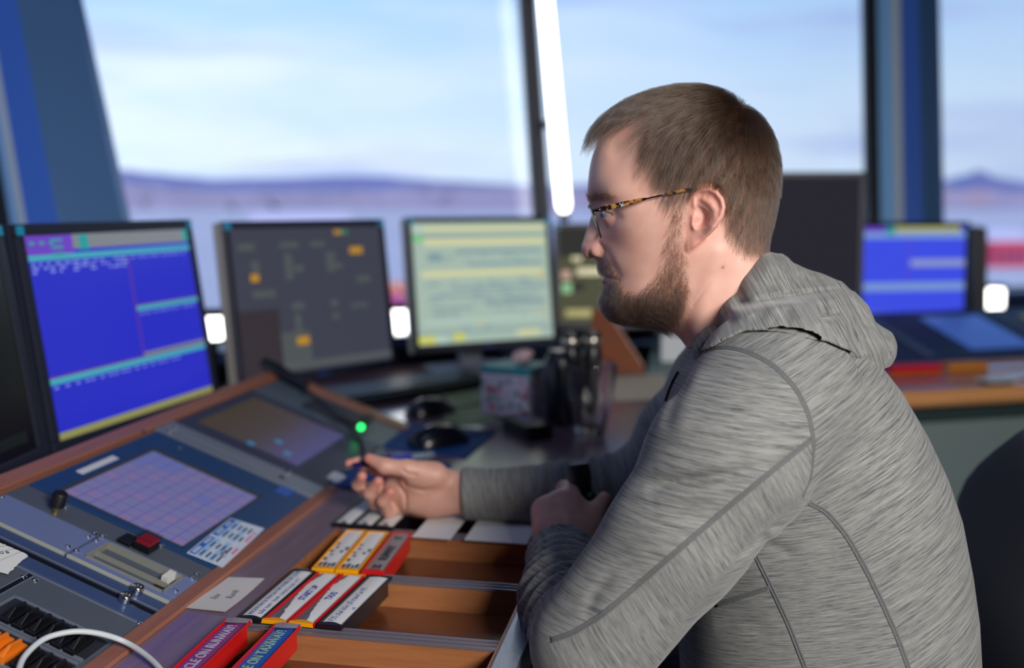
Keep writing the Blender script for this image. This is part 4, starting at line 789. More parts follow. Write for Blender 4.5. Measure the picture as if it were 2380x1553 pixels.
# ================================================================ IMPLICIT SURFACES -> MESH
def surface(ev, lo, hi, h, chunk=40):
    lo = np.array(lo, float); n = np.ceil((np.array(hi)-lo)/h).astype(int)+1
    xs, ys, zs = [lo[i]+h*np.arange(n[i]) for i in range(3)]
    F = np.empty(n, np.float32)
    for a in range(0, n[0], chunk):
        X, Y, Z_ = np.meshgrid(xs[a:a+chunk], ys, zs, indexing='ij')
        F[a:a+chunk] = ev(np.stack([X.ravel(), Y.ravel(), Z_.ravel()], 1)).reshape(X.shape)
    ins = F < 0
    c = np.zeros(np.array(n)-1, np.int8)
    for dx in (0, 1):
        for dy in (0, 1):
            for dz in (0, 1): c += ins[dx:n[0]-1+dx, dy:n[1]-1+dy, dz:n[2]-1+dz]
    act = (c > 0) & (c < 8); idx = np.argwhere(act); vid = -np.ones(act.shape, np.int64); vid[act] = np.arange(len(idx))
    acc = np.zeros((len(idx), 3)); cnt = np.zeros(len(idx)); I, J, K_ = idx.T
    cor = [(0, 0, 0), (1, 0, 0), (0, 1, 0), (1, 1, 0), (0, 0, 1), (1, 0, 1), (0, 1, 1), (1, 1, 1)]
    for a in range(8):
        for ax in range(3):
            if cor[a][ax]: continue
            b = list(cor[a]); b[ax] = 1
            fa = F[I+cor[a][0], J+cor[a][1], K_+cor[a][2]]; fb = F[I+b[0], J+b[1], K_+b[2]]; m = (fa < 0) != (fb < 0)
            t = np.where(m, fa/(fa-fb+1e-20), 0); p = np.array(cor[a], float)[None].repeat(len(idx), 0); p[:, ax] += t; acc[m] += p[m]; cnt[m] += 1
    P = lo+(idx+acc/cnt[:, None])*h
    quads = []
    for ax in range(3):
        sl0 = [slice(None)]*3; sl1 = [slice(None)]*3; sl0[ax] = slice(0, n[ax]-1); sl1[ax] = slice(1, n[ax])
        cr_ = ins[tuple(sl0)] != ins[tuple(sl1)]; e = np.argwhere(cr_); b1, b2 = [(1, 2), (2, 0), (0, 1)][ax]
        ok = (e[:, b1] > 0) & (e[:, b2] > 0) & (e[:, b1] < n[b1]-1) & (e[:, b2] < n[b2]-1); e = e[ok]
        def v(o1, o2): q = e.copy(); q[:, b1] += o1; q[:, b2] += o2; return vid[q[:, 0], q[:, 1], q[:, 2]]
        Q = np.stack([v(-1, -1), v(0, -1), v(0, 0), v(-1, 0)], 1); flip = ~ins[tuple(e.T)]; Q[flip] = Q[flip][:, ::-1]; quads.append(Q)
    Q = np.concatenate(quads)
    for it in range(3):                                             # pull the vertices onto the exact surface, relaxing them a little
        if it < 2:
            s_ = np.zeros_like(P); k = np.zeros(len(P))
            for a in range(4):
                for b in (1, 3): np.add.at(s_, Q[:, a], P[Q[:, (a+b) % 4]]); np.add.at(k, Q[:, a], 1)
            P = .4*P+.6*s_/np.maximum(k, 1)[:, None]
        f0, g = grad(ev, P, h*.5); P = P-(np.clip(f0, -h, h)/np.maximum((g*g).sum(1), .05))[:, None]*g
    return P, Q
def grad(ev, P, e):
    f0 = ev(P); g = np.stack([(ev(P+np.eye(3)[a]*e)-ev(P-np.eye(3)[a]*e))/(2*e) for a in range(3)], 1); return f0, g
def smin(a, b, k):
    h = np.clip(.5+.5*(b-a)/k, 0, 1); return b+(a-b)*h-k*h*(1-h)
def smax(a, b, k): return -smin(-a, -b, k)
def rcone(P, a, b, r1, r2):
    a = np.array(a); ba = np.array(b)-a; pa = P-a; t = np.clip(pa@ba/(ba@ba), 0, 1); return np.linalg.norm(pa-t[:, None]*ba, axis=1)-(r1+(r2-r1)*t)
def ell(P, c, r, R=None):
    d = P-np.array(c)
    if R is not None: d = d@np.array(R).T
    r = np.array(r); k0 = np.linalg.norm(d/r, axis=1); k1 = np.linalg.norm(d/r/r, axis=1); return k0*(k0-1)/np.maximum(k1, 1e-9)
def chain(P, pts, rs, k=.006):
    f = rcone(P, pts[0], pts[1], rs[0], rs[1])
    for i in range(1, len(pts)-1): f = smin(f, rcone(P, pts[i], pts[i+1], rs[i], rs[i+1]), k)
    return f
def pmesh(name, P, Q, m, parent=None, smooth=True):
    me = bpy.data.meshes.new(name); me.vertices.add(len(P)); me.vertices.foreach_set('co', np.asarray(P, np.float32).ravel())
    me.loops.add(Q.size); me.loops.foreach_set('vertex_index', Q.astype(np.int32).ravel()); me.polygons.add(len(Q))
    me.polygons.foreach_set('loop_start', np.arange(0, Q.size, 4, dtype=np.int32)); me.update(calc_edges=True); me.validate()
    me.polygons.foreach_set('use_smooth', np.ones(len(me.polygons), bool))
    for mm in (m if isinstance(m, (list, tuple)) else [m]): me.materials.append(mm)
    ob = bpy.data.objects.new(name, me); COL.objects.link(ob); ob.parent = parent; return ob

# frame of the sitting man: h forward (he faces the console), y to his left, k up; origin in the middle of the head
HC = at_depth(1590, 500, 1.12); _r = ray(1590, 500); LY = -np.array([_r[0], _r[1], 0])/math.hypot(_r[0], _r[1]); FX = np.array([LY[1], -LY[0], 0]); FX = FX if FX[0] < 0 else -FX
MF = np.stack([FX, LY, ZZ])                                       # world -> local: MF @ (p-HC)
def PH(px, py, y=0.0): return MF@(on_plane(px, py, HC+LY*y, LY)-HC)
def PDR(px, py, d): return PD(px, py, d*.98)                      # right arm, clear of the strip holders
def PD(px, py, d): return MF@(at_depth(px, py, d)-HC)
def to_world(P): return np.asarray(P)@MF+HC
def to_px(P):
    q = to_world(P)-CAM; fw = q[:, 1]*_c-q[:, 2]*_s; dn = -q[:, 2]*_c-q[:, 1]*_s
    return np.stack([IW/2+FPX*q[:, 0]/fw, IH/2+FPX*dn/fw], 1)
class Map2:
    """scalar map over (h, k) from scattered values: thin-plate spline sampled on a grid, bilinear look-up"""
    def __init__(s, pts, vals, lo, hi, step=.001, lam=1e-7):
        X = np.array(pts); n = len(X); U_ = lambda r2: .5*r2*np.log(r2+1e-12)
        d2 = ((X[:, None]-X[None])**2).sum(-1)*100; A = np.zeros((n+3, n+3)); A[:n, :n] = U_(d2)+lam*np.eye(n); A[:n, n] = 1; A[:n, n+1:] = X; A[n, :n] = 1; A[n+1:, :n] = X.T
        w = np.linalg.solve(A, np.concatenate([vals, [0, 0, 0]])); s.lo = np.array(lo); s.st = step; nx, ny = np.ceil((np.array(hi)-s.lo)/step).astype(int)+1
        gx, gy = s.lo[0]+step*np.arange(nx), s.lo[1]+step*np.arange(ny); s.g = np.empty((nx, ny))
        for i in range(nx):
            G = np.stack([np.full(ny, gx[i]), gy], 1); s.g[i] = U_(((G[:, None]-X[None])**2).sum(-1)*100)@w[:n]+w[n]+G@w[n+1:]
    def __call__(s, hk, g=None):
        g = s.g if g is None else g
        u = np.clip((hk-s.lo)/s.st, 0, np.array(g.shape)-1.001); i = u.astype(int); f = u-i; a, b = i[:, 0], i[:, 1]; fx, fy = f[:, 0], f[:, 1]
        return (g[a, b]*(1-fx)+g[a+1, b]*fx)*(1-fy)+(g[a, b+1]*(1-fx)+g[a+1, b+1]*fx)*fy
class Inflate:
    """solid symmetric about y = 0: |y| <= W(h, k), given by its outline and by widths inside it (pixels of the photograph, mm)"""
    def __init__(s, outline, inner, lo, hi, d_in=.004, d_out=.009, step=.001, neg=(), lam=1e-7):
        pts, v = [], []
        for q in neg: pts.append(PH(q[0], q[1], .06)[[0, 2]]); v.append(-(q[2]/1000)**2)
        O = np.array([PH(x, y)[[0, 2]] for x, y, _ in outline]); n = len(O)
        for i, (x, y, R) in enumerate(outline):
            t = O[min(i+1, n-1)]-O[max(i-1, 0)]; nn_ = np.array([t[1], -t[0]]); nn_ /= np.linalg.norm(nn_); R = R/1000
            s0 = s.side*nn_
            pts += [O[i], O[i]-s0*d_in, O[i]+s0*d_out]; v += [0, 2*R*d_in-d_in**2, -2*R*d_out]
        for q in inner: p = PH(q[0], q[1], q[2]/1000); pts.append(p[[0, 2]]); v.append((q[2]/1000)**2)
        s.m = Map2(pts, np.array(v), lo, hi, step, lam); gx, gy = np.gradient(s.m.g, step); s.gn = np.sqrt(gx*gx+gy*gy)
    side = 1
    def __call__(s, P, dW=None):
        hk = P[:, [0, 2]]; w2 = s.m(hk); y = np.abs(P[:, 1])
        if dW is not None: w = np.sqrt(np.maximum(w2, 0)); w2 = np.where(w2 > 0, (w+dW*np.clip(w/.012, 0, 1))**2, w2)
        return (y*y-w2)/np.sqrt(4*y*y+s.m(hk, s.gn)**2+1e-5)
def seg_d(P, poly):
    """distance in the plane from points to a polyline, and the position along it (0..1)"""
    A = np.array(poly, float); best = np.full(len(P), 1e9); pos = np.zeros(len(P)); L_ = np.linalg.norm(np.diff(A, axis=0), axis=1); cum = np.concatenate([[0], np.cumsum(L_)])/L_.sum()
    for i in range(len(A)-1):
        ba = A[i+1]-A[i]; t = np.clip((P-A[i])@ba/(ba@ba), 0, 1); d = np.linalg.norm(P-A[i]-t[:, None]*ba, axis=1); m = d < best; best[m] = d[m]; pos[m] = (cum[i]+t*(cum[i+1]-cum[i]))[m]
    return best, pos
def poly_sd(P, poly):
    A = np.array(poly, float); n = len(A); d, _ = seg_d(P, np.vstack([A, A[:1]])); ins = np.zeros(len(P), bool)
    for i in range(n):
        a, b = A[i], A[(i+1) % n]; c = (a[1] > P[:, 1]) != (b[1] > P[:, 1]); x = a[0]+(P[:, 1]-a[1])*(b[0]-a[0])/(b[1]-a[1]+1e-12); ins ^= c & (P[:, 0] < x)
    return np.where(ins, -d, d)

# ---------------------------------------------------------------- HEAD AND NECK
HEAD_OUT = [(1640, 880, 50), (1612, 838, 52), (1590, 800, 54), (1566, 774, 50), (1535, 758, 44), (1490, 747, 38), (1450, 742, 30), (1422, 732, 22), (1407, 713, 20), (1402, 692, 22), (1407, 672, 20), (1404, 662, 17), (1399, 653, 15), (1405, 643, 15), (1397, 634, 15), (1394, 622, 17), (1391, 610, 15), (1384, 602, 11), (1369, 601, 9), (1356, 593, 9), (1351, 578, 9), (1355, 560, 8), (1363, 535, 8), (1371, 512, 8), (1377, 493, 9), (1372, 475, 18), (1365, 458, 30), (1366, 438, 45), (1369, 405, 55), (1374, 375, 60), (1384, 345, 62), (1398, 318, 65), (1420, 288, 68), (1455, 260, 70), (1500, 240, 72), (1550, 227, 75), (1600, 222, 75), (1650, 227, 75), (1700, 246, 72), (1745, 281, 70), (1778, 327, 68), (1797, 380, 66), (1803, 440, 64), (1800, 490, 60), (1793, 530, 55), (1787, 560, 52), (1786, 592, 50), (1800, 640, 55), (1822, 700, 60), (1845, 760, 60), (1875, 860, 60)]
HEAD_IN = [(1600, 300, 66), (1550, 300, 62), (1500, 320, 58), (1460, 330, 52), (1650, 320, 70), (1700, 340, 68), (1740, 400, 62), (1640, 380, 77), (1580, 380, 73), (1520, 390, 66), (1470, 400, 60), (1430, 390, 50), (1410, 360, 42), (1430, 340, 44), (1700, 440, 74), (1750, 470, 62), (1680, 520, 68), (1740, 540, 58), (1600, 440, 75), (1540, 450, 70), (1500, 450, 65), (1560, 262, 48), (1640, 262, 52),
 (1445, 455, 58), (1418, 452, 50), (1397, 450, 37), (1382, 455, 22), (1440, 490, 53), (1428, 492, 46), (1405, 492, 30), (1392, 500, 20), (1386, 505, 14), (1394, 525, 19), (1379, 540, 11.5), (1373, 560, 12.5), (1388, 560, 17), (1380, 582, 14.5), (1396, 585, 17), (1405, 590, 24), (1361, 578, 10),
 (1412, 530, 33), (1434, 530, 48), (1465, 530, 60), (1500, 530, 66), (1550, 520, 71), (1420, 560, 35), (1440, 570, 45), (1480, 580, 58), (1530, 580, 65), (1412, 600, 28), (1430, 610, 38), (1470, 630, 50), (1520, 640, 58), (1560, 640, 62), (1590, 600, 68),
 (1411, 641, 18), (1422, 642, 27), (1440, 645, 36), (1406, 620, 18), (1416, 620, 26), (1411, 655, 18), (1426, 660, 28), (1415, 690, 21), (1430, 700, 31), (1460, 700, 41), (1422, 716, 21), (1450, 725, 30), (1500, 700, 50), (1540, 690, 56), (1575, 680, 58), (1490, 735, 27), (1530, 737, 34), (1560, 722, 46),
 (1592, 760, 40), (1610, 770, 50), (1620, 740, 56), (1650, 700, 60), (1650, 640, 62), (1700, 640, 60), (1740, 620, 54), (1690, 580, 64), (1720, 580, 59), (1640, 600, 67), (1640, 800, 58), (1700, 700, 62), (1750, 700, 58), (1780, 760, 58), (1700, 830, 62)]
Inflate.side = 1
_p = PH(1590, 500)
HLO, HHI = (-.145, -.20), (.135, .155)
HEADF = Inflate(HEAD_OUT, HEAD_IN, HLO, HHI)
def hk(px, py, y): return PH(px, py, y)[[0, 2]]
EAR = [(1609, 450), (1616, 440), (1629, 434), (1649, 433), (1668, 442), (1682, 460), (1687, 480), (1682, 506), (1669, 527), (1650, 547), (1630, 563), (1613, 578), (1600, 586), (1593, 581), (1594, 568), (1601, 550), (1600, 532), (1604, 509), (1603, 490), (1602, 468)]
EARP = np.array([hk(x, y, .080) for x, y in EAR]); RIM = np.array([hk(x, y, .080) for x, y in ((1612, 478), (1612, 456), (1622, 443), (1648, 440), (1664, 449), (1676, 466), (1679, 482), (1674, 504), (1661, 524), (1644, 542), (1626, 557))])
ANTI = np.array([hk(x, y, .080) for x, y in ((1636, 462), (1650, 474), (1661, 490), (1660, 508), (1649, 528), (1634, 542))]); CONCHA = np.array([hk(x, y, .080) for x, y in ((1618, 474), (1636, 484), (1649, 496), (1650, 512), (1642, 526), (1630, 532), (1617, 531), (1612, 520), (1618, 505), (1614, 490))])
TRAG = np.array([hk(x, y, .080) for x, y in ((1608, 505), (1607, 520), (1612, 530))]); LOBE = hk(1606, 568, .080); FOSSA = np.array([hk(x, y, .080) for x, y in ((1630, 455), (1640, 458))])
g_ = lambda d, s_: np.exp(-(d/s_)**2)
def ear(P):
    q = P[:, [0, 2]]; sd = poly_sd(q, EARP); h0 = hk(1605, 500, .08)[0]; back = np.clip((h0-q[:, 0])/.040, -.2, 1.2)    # 0 at the front root, 1 at the rear rim
    rim, rt_ = seg_d(q, RIM); an, at_ = seg_d(q, ANTI); tr_, _ = seg_d(q, TRAG); co = poly_sd(q, CONCHA); fo, _ = seg_d(q, FOSSA)
    yf = .0715+.0175*np.clip(back, 0, 1)**.9+.0038*g_(rim, .0030)*np.clip((1-rt_)*5, 0, 1)+.0040*g_(an, .0042)*np.clip((1-at_)*4, 0, 1)+.0035*g_(tr_, .0032)+.0025*g_(np.linalg.norm(q-LOBE, axis=1), .007)-.0115*np.clip(-co/.0070, 0, 1)-.0022*g_(fo, .003)
    yb = yf-.0058-.010*np.clip(1-back*1.6, 0, 1); y = np.abs(P[:, 1])
    return smax(smax(.8*(y-yf), sd, .004), yb-y, .003)
EYE = np.array([*PH(1423, 497, .032)]); EYE[1] = .031
NOSTRIL = PH(1381, 596, .008); ALA = PH(1391, 584, .014)
MOUTH = np.array([hk(x, y, .02) for x, y in ((1398, 643), (1412, 643), (1424, 645), (1440, 650))])
CREASE = np.array([hk(x, y, .02) for x, y in ((1394, 567), (1404, 576), (1407, 588), (1401, 597))]); NLF = np.array([hk(x, y, .035) for x, y in ((1408, 584), (1424, 610), (1438, 640))])
SCM = np.array([hk(x, y, .06) for x, y in ((1668, 590), (1640, 680), (1618, 770))]); NECKL = np.array([hk(x, y, .06) for x, y in ((1682, 618), (1650, 655), (1610, 712))])
EYEB = np.array([hk(x, y, .045) for x, y in ((1396, 512), (1420, 516), (1440, 506))])
def head(P):
    q = P[:, [0, 2]]; y = np.abs(P[:, 1]); Pm = np.stack([P[:, 0], y, P[:, 2]], 1)
    dW = -.0022*g_(seg_d(q, CREASE)[0], .0022)-.0012*g_(seg_d(q, NLF)[0], .004)+.0022*g_(seg_d(q, SCM)[0], .010)-.0007*g_(seg_d(q, NECKL)[0], .0015)-.0020*g_(seg_d(q, MOUTH)[0], .0016)-.0015*g_(seg_d(q, EYEB)[0], .004)
    f = HEADF(P, dW)
    f = smin(f, ell(Pm, ALA, (.0085, .0052, .0068)), .004)
    f = smax(f, -ell(Pm, NOSTRIL, (.0055, .0036, .0045)), .002)
    d = Pm-EYE; lid = np.linalg.norm(d, axis=1)-.0130; wedge = np.abs(d[:, 2]+.0006)-.30*np.clip(d[:, 0]+.0035, -.01, .02)
    f = smin(f, lid, .005); cut = np.maximum(np.maximum(wedge, -(d[:, 0]+.001)), np.linalg.norm(d, axis=1)-.0155); f = smax(f, -cut, .001)
    f = smin(f, ear(P), .0035)
    return f

# ---------------------------------------------------------------- HOODIE
BACKP = [(1900, 700), (2000, 790), (2085, 900), (2140, 995), (2185, 1090), (2216, 1180), (2240, 1300), (2254, 1400), (2262, 1553), (2266, 1800)]
FRONTP = [(1650, 700), (1600, 800), (1560, 870), (1540, 950), (1545, 1120), (1560, 1280), (1575, 1450), (1585, 1600), (1580, 1800)]
bk_ = np.array([PH(x, y)[[0, 2]] for x, y in BACKP])[::-1]; fr_ = np.array([PH(x, y)[[0, 2]] for x, y in FRONTP])[::-1]
lat_ = np.array([(PH(0+1800, y)[2], w) for y, w in ((640, .02), (700, .05), (740, .068), (780, .096), (830, .134), (900, .168), (1000, .182), (1150, .182), (1300, .178), (1450, .178), (1600, .182), (1800, .19))])[::-1]
KTOP = PH(1800, 705)[2]
def torso(P):
    k = P[:, 2]; hb_ = np.interp(k, bk_[:, 1], bk_[:, 0]); hf = np.interp(k, fr_[:, 1], fr_[:, 0]); b = np.interp(k, lat_[:, 0], lat_[:, 1]); c = (hb_+hf)/2; a = np.maximum((hf-hb_)/2, .03)
    p = 2.35; r = ((np.abs(P[:, 0]-c)/a)**p+(np.abs(P[:, 1])/b)**p)**(1/p)
    return smax((r-1)*np.minimum(a, b)*.9, k-KTOP, .03)
A_L = [PD(1800, 922, 1.00), PD(1690, 1075, .955), PD(1570, 1250, .945), PD(1375, 1500, .955)]; R_L = [.076, .076, .063, .059]
F_L = [PD(1372, 1500, .958), PD(1322, 1395, 1.06), PD(1305, 1290, 1.18), PD(1302, 1240, 1.235)]; RF_L = [.056, .050, .038, .033]
A_R = [PDR(1720, 900, 1.27), PDR(1600, 1020, 1.34), PDR(1515, 1120, 1.40)]; R_R = [.075, .066, .056]
F_R = [PDR(1515, 1122, 1.40), PDR(1290, 1152, 1.42), PDR(1085, 1147, 1.42), PDR(1040, 1140, 1.42)]; RF_R = [.052, .044, .0335, .033]
FOLDS = [  # polyline (pixels), depth mm (negative = crease), width px
 ([(1500, 1140), (1560, 1122), (1660, 1110), (1765, 1086)], -5.5, 11), ([(1520, 1165), (1600, 1150), (1700, 1125)], 3.0, 20), ([(1520, 1095), (1600, 1092), (1720, 1068)], 2.8, 20),
 ([(1430, 1330), (1385, 1375), (1360, 1440)], -2.6, 14), ([(1470, 1340), (1420, 1400), (1390, 1480)], 1.5, 22),
 ([(1862, 1160), (1800, 1215), (1745, 1262), (1700, 1310)], -5, 14), ([(1862, 1160), (1890, 1100), (1895, 1030)], -1.8, 14), ([(1760, 1240), (1800, 1270), (1850, 1290)], -2.2, 14), ([(1745, 1230), (1830, 1225), (1900, 1215)], -1.6, 12),
 ([(1600, 870), (1570, 930), (1545, 1000)], -2.0, 14), ([(1640, 860), (1600, 940), (1570, 1020)], 1.6, 22), ([(1960, 880), (1900, 1000), (1925, 1120)], 1.6, 45), ([(2060, 960), (2130, 1120), (2170, 1300)], 1.5, 50),
 ([(1640, 1300), (1720, 1310), (1800, 1350)], 1.5, 30), ([(1660, 1450), (1720, 1440), (1800, 1470)], -1.5, 24)]
def folds(P, table, amp=1.0):
    px = to_px(P); s_ = np.zeros(len(P)); near = P[:, 1] > -.02
    for poly, a, w in table:
        A = np.array(poly); m = near & (px[:, 0] > A[:, 0].min()-3*w) & (px[:, 0] < A[:, 0].max()+3*w) & (px[:, 1] > A[:, 1].min()-3*w) & (px[:, 1] < A[:, 1].max()+3*w)
        if not m.any(): continue
        d, t = seg_d(px[m], poly); s_[m] += a/1000*np.exp(-(d/w)**2)*np.clip(4*t, 0, 1)**.7*np.clip(4*(1-t), 0, 1)**.7
    return s_*amp
_axR = (F_R[2]-F_R[0])/np.linalg.norm(F_R[2]-F_R[0]); _axL = (F_L[3]-F_L[1])/np.linalg.norm(F_L[3]-F_L[1])
CUTL = PD(1302, 1290, 1.172); CUTR = PDR(1078, 1146, 1.42)
def arm_left(P):
    u = (P-F_L[0])@_axL; rad = P-F_L[0]-u[:, None]*_axL; an = np.arctan2(rad[:, 2], -rad[:, 1]); w = np.clip((u-.02)/.03, 0, 1)*np.clip((.205-u)/.05, 0, 1)
    f = chain(P, F_L, RF_L, .015)-.0030*w*np.sin(2*math.pi*u/.026+1.6*np.sin(an)+.8*np.sin(an*2+u*40))-.0022*np.exp(-((u-.222)/.012)**2)
    return smin(chain(P, A_L, R_L, .02), smax(f, (P-CUTL)@_axL, .003), .006)
def arm_right(P):
    u = (P-F_R[0])@_axR; f = smax(chain(P, F_R, RF_R, .015), (P-CUTR)@_axR, .004)
    rad = P-F_R[0]-u[:, None]*_axR; ph = u*2*math.pi/.030+np.arctan2(rad[:, 2], rad[:, 1])*1.3; f = f-.0024*np.sin(ph+1.5*np.sin(u*90))*np.clip((u+.02)/.05, 0, 1)*np.clip((.20-u)/.06, 0, 1)
    return smin(chain(P, A_R, R_R, .02), f, .02)
def shirt(P):
    t = torso(P); f = smin(t, arm_left(P), .014); f = smin(f, arm_right(P), .03)
    sh = rcone(P, (PH(1760, 800)[0], .09, PH(1760, 878)[2]), A_L[0], .056, .072); sh2 = rcone(P, (PH(1760, 800)[0], -.09, PH(1760, 878)[2]), A_R[0], .056, .072); f = smin(smin(f, sh, .04), sh2, .04)
    f = np.maximum(f, -.58-P[:, 2])
    return f-folds(P, FOLDS)
def wmap(fn, h, k):
    """half width of a field at (h, k): the outermost crossing on the near side"""
    ys = np.linspace(.30, 0, 301); f = fn(np.stack([np.full(301, h), ys, np.full(301, k)], 1)); i = np.argmax(f < 0); return ys[i] if (f < 0).any() else 0.0
HOOD_OUT = [(1808, 583, 34), (1821, 582, 40), (1838, 595, 55), (1866, 614, 65), (1915, 630, 75), (1956, 646, 80), (1989, 672, 80), (2021, 705, 75), (2038, 742, 62), (2056, 755, 55), (2076, 768, 50), (2088, 797, 48), (2085, 827, 48), (2069, 853, 46), (2047, 865, 48)]
HE = [(1787, 600), (1768, 616), (1731, 652), (1702, 690), (1673, 729), (1647, 771), (1622, 808)]
HOOD_IN = [(1830, 640, 68), (1790, 680, 78), (1850, 700, 92), (1930, 700, 88), (1750, 720, 84), (1980, 760, 88), (2030, 795, 70), (2058, 815, 54), (1900, 740, 104), (1820, 730, 98)]
HOOD_IN += [(x, y, w) for (x, y), w in zip(HE, (54, 60, 66, 68, 70, 72, 74))]+[(x+16, y+12, w) for (x, y), w in zip(HE, (60, 68, 75, 78, 81, 83, 85))]
SEAM_H = [(1673, 779), (1721, 756), (1760, 752), (1802, 753), (1850, 761), (1898, 771), (1947, 792), (1995, 824)]
for x, y in SEAM_H:
    q = PH(x, y, .12); w = wmap(shirt, q[0], q[2]); q = PH(x, y, w); w = wmap(shirt, q[0], q[2])
    HOOD_IN += [(x, y, w*1000+3), (x-2, y-18, w*1000+3)]
HOOD_IN += [(x, y+75, 70) for x, y in SEAM_H]
HOODPOLY = np.array([PH(x-9, y-6, .06)[[0, 2]] for x, y in HE[::-1]]+[PH(x, y)[[0, 2]] for x, y, _ in HOOD_OUT]+[PH(2030, 866)[[0, 2]]]+[PH(x, y+70, .10)[[0, 2]] for x, y in SEAM_H[::-1]]+[PH(1630, 900, .07)[[0, 2]], PH(1608, 838, .07)[[0, 2]]])
HOODF = Inflate(HOOD_OUT, HOOD_IN, (-.27, -.25), (.05, .02), d_out=.010, lam=4e-3)
HFOLDS = [([(1700, 712), (1770, 700), (1818, 692), (1880, 683), (1953, 673), (1985, 680)], -4.5, 10), ([(1700, 738), (1780, 716), (1860, 700), (1960, 692)], 3.0, 16), ([(1895, 738), (1925, 733), (1955, 728)], -3.2, 7), ([(1880, 754), (1940, 748), (1990, 752)], 2.2, 13),
 ([(1836, 600), (1850, 640), (1880, 652), (1955, 655)], -2.4, 11), ([(1960, 680), (1990, 720), (2005, 752), (2036, 762)], -2.6, 9), ([(2036, 758), (2060, 785), (2066, 825), (2050, 862)], -2.2, 6), ([(1720, 676), (1790, 652), (1840, 660)], 1.8, 18)]
HPOLY2 = np.array([PH(x-4, y-3, .07)[[0, 2]] for x, y in HE[::-1]]+[PH(x, y)[[0, 2]] for x, y, _ in HOOD_OUT[:-4]]+[PH(2015, 800, .04)[[0, 2]]]+[PH(x, y, w_)[[0, 2]] for (x, y), w_ in zip(SEAM_H[::-1], (.07, .085, .10, .11, .118, .12, .12, .115))]+[PH(1634, 797, .10)[[0, 2]]])
def hood(P):
    f = smax(smax(HOODF(P), poly_sd(P[:, [0, 2]], HOODPOLY), .011), np.abs(P[:, 1])-.170, .006)
    return smin(f, smax(shirt(P)-.0065, poly_sd(P[:, [0, 2]], HPOLY2), .005), .014)-folds(P, HFOLDS, 1.35)
# ================================================================ THE MAN
man = thing('person', 'bearded man in glasses and grey hooded top leaning over the desk', 'person', tuple(HC*[1, 1, 0]))
M_LOC = Matrix.Identity(4)
def put(o): o.parent = man; o.matrix_parent_inverse = Matrix.Translation(-man.location); return o
def wobj(name, P, Q, m): return put(pmesh(name, to_world(P), Q, m))

# ---- skin
skin = bpy.data.materials.new('skin'); skin.use_nodes = True; t = skin.node_tree; b = t.nodes['Principled BSDF']
at = t.nodes.new('ShaderNodeVertexColor'); at.layer_name = 'tint'; tc = t.nodes.new('ShaderNodeTexCoord')
n1 = t.nodes.new('ShaderNodeTexNoise'); n1.inputs['Scale'].default_value = 55; n1.inputs['Detail'].default_value = 5; t.links.new(tc.outputs['Object'], n1.inputs[0])
hs = t.nodes.new('ShaderNodeMix'); hs.data_type = 'RGBA'; hs.blend_type = 'MULTIPLY'; hs.inputs[0].default_value = 1
rr = t.nodes.new('ShaderNodeValToRGB'); t.links.new(n1.outputs[0], rr.inputs[0]); rr.color_ramp.elements[0].position = .3; rr.color_ramp.elements[0].color = (.93, .85, .82, 1); rr.color_ramp.elements[1].position = .7; rr.color_ramp.elements[1].color = (1, 1, 1, 1)
t.links.new(at.outputs[0], hs.inputs[6]); t.links.new(rr.outputs[0], hs.inputs[7]); t.links.new(hs.outputs[2], b.inputs['Base Color'])
b.inputs['Roughness'].default_value = .48; b.inputs['Subsurface Weight'].default_value = .22; b.inputs['Subsurface Radius'].default_value = (1, .35, .2); b.inputs['Subsurface Scale'].default_value = .006
n2 = t.nodes.new('ShaderNodeTexNoise'); n2.inputs['Scale'].default_value = 900; n2.inputs['Detail'].default_value = 2; t.links.new(tc.outputs['Object'], n2.inputs[0]); bp = t.nodes.new('ShaderNodeBump'); bp.inputs['Strength'].default_value = .18; bp.inputs['Distance'].default_value = .0006; t.links.new(n2.outputs[0], bp.inputs['Height']); t.links.new(bp.outputs[0], b.inputs['Normal'])
SK = np.array(lin((238, 190, 172)))

PHD, QHD = surface(head, (-.14, -.112, -.20), (.13, .112, .14), .0016)

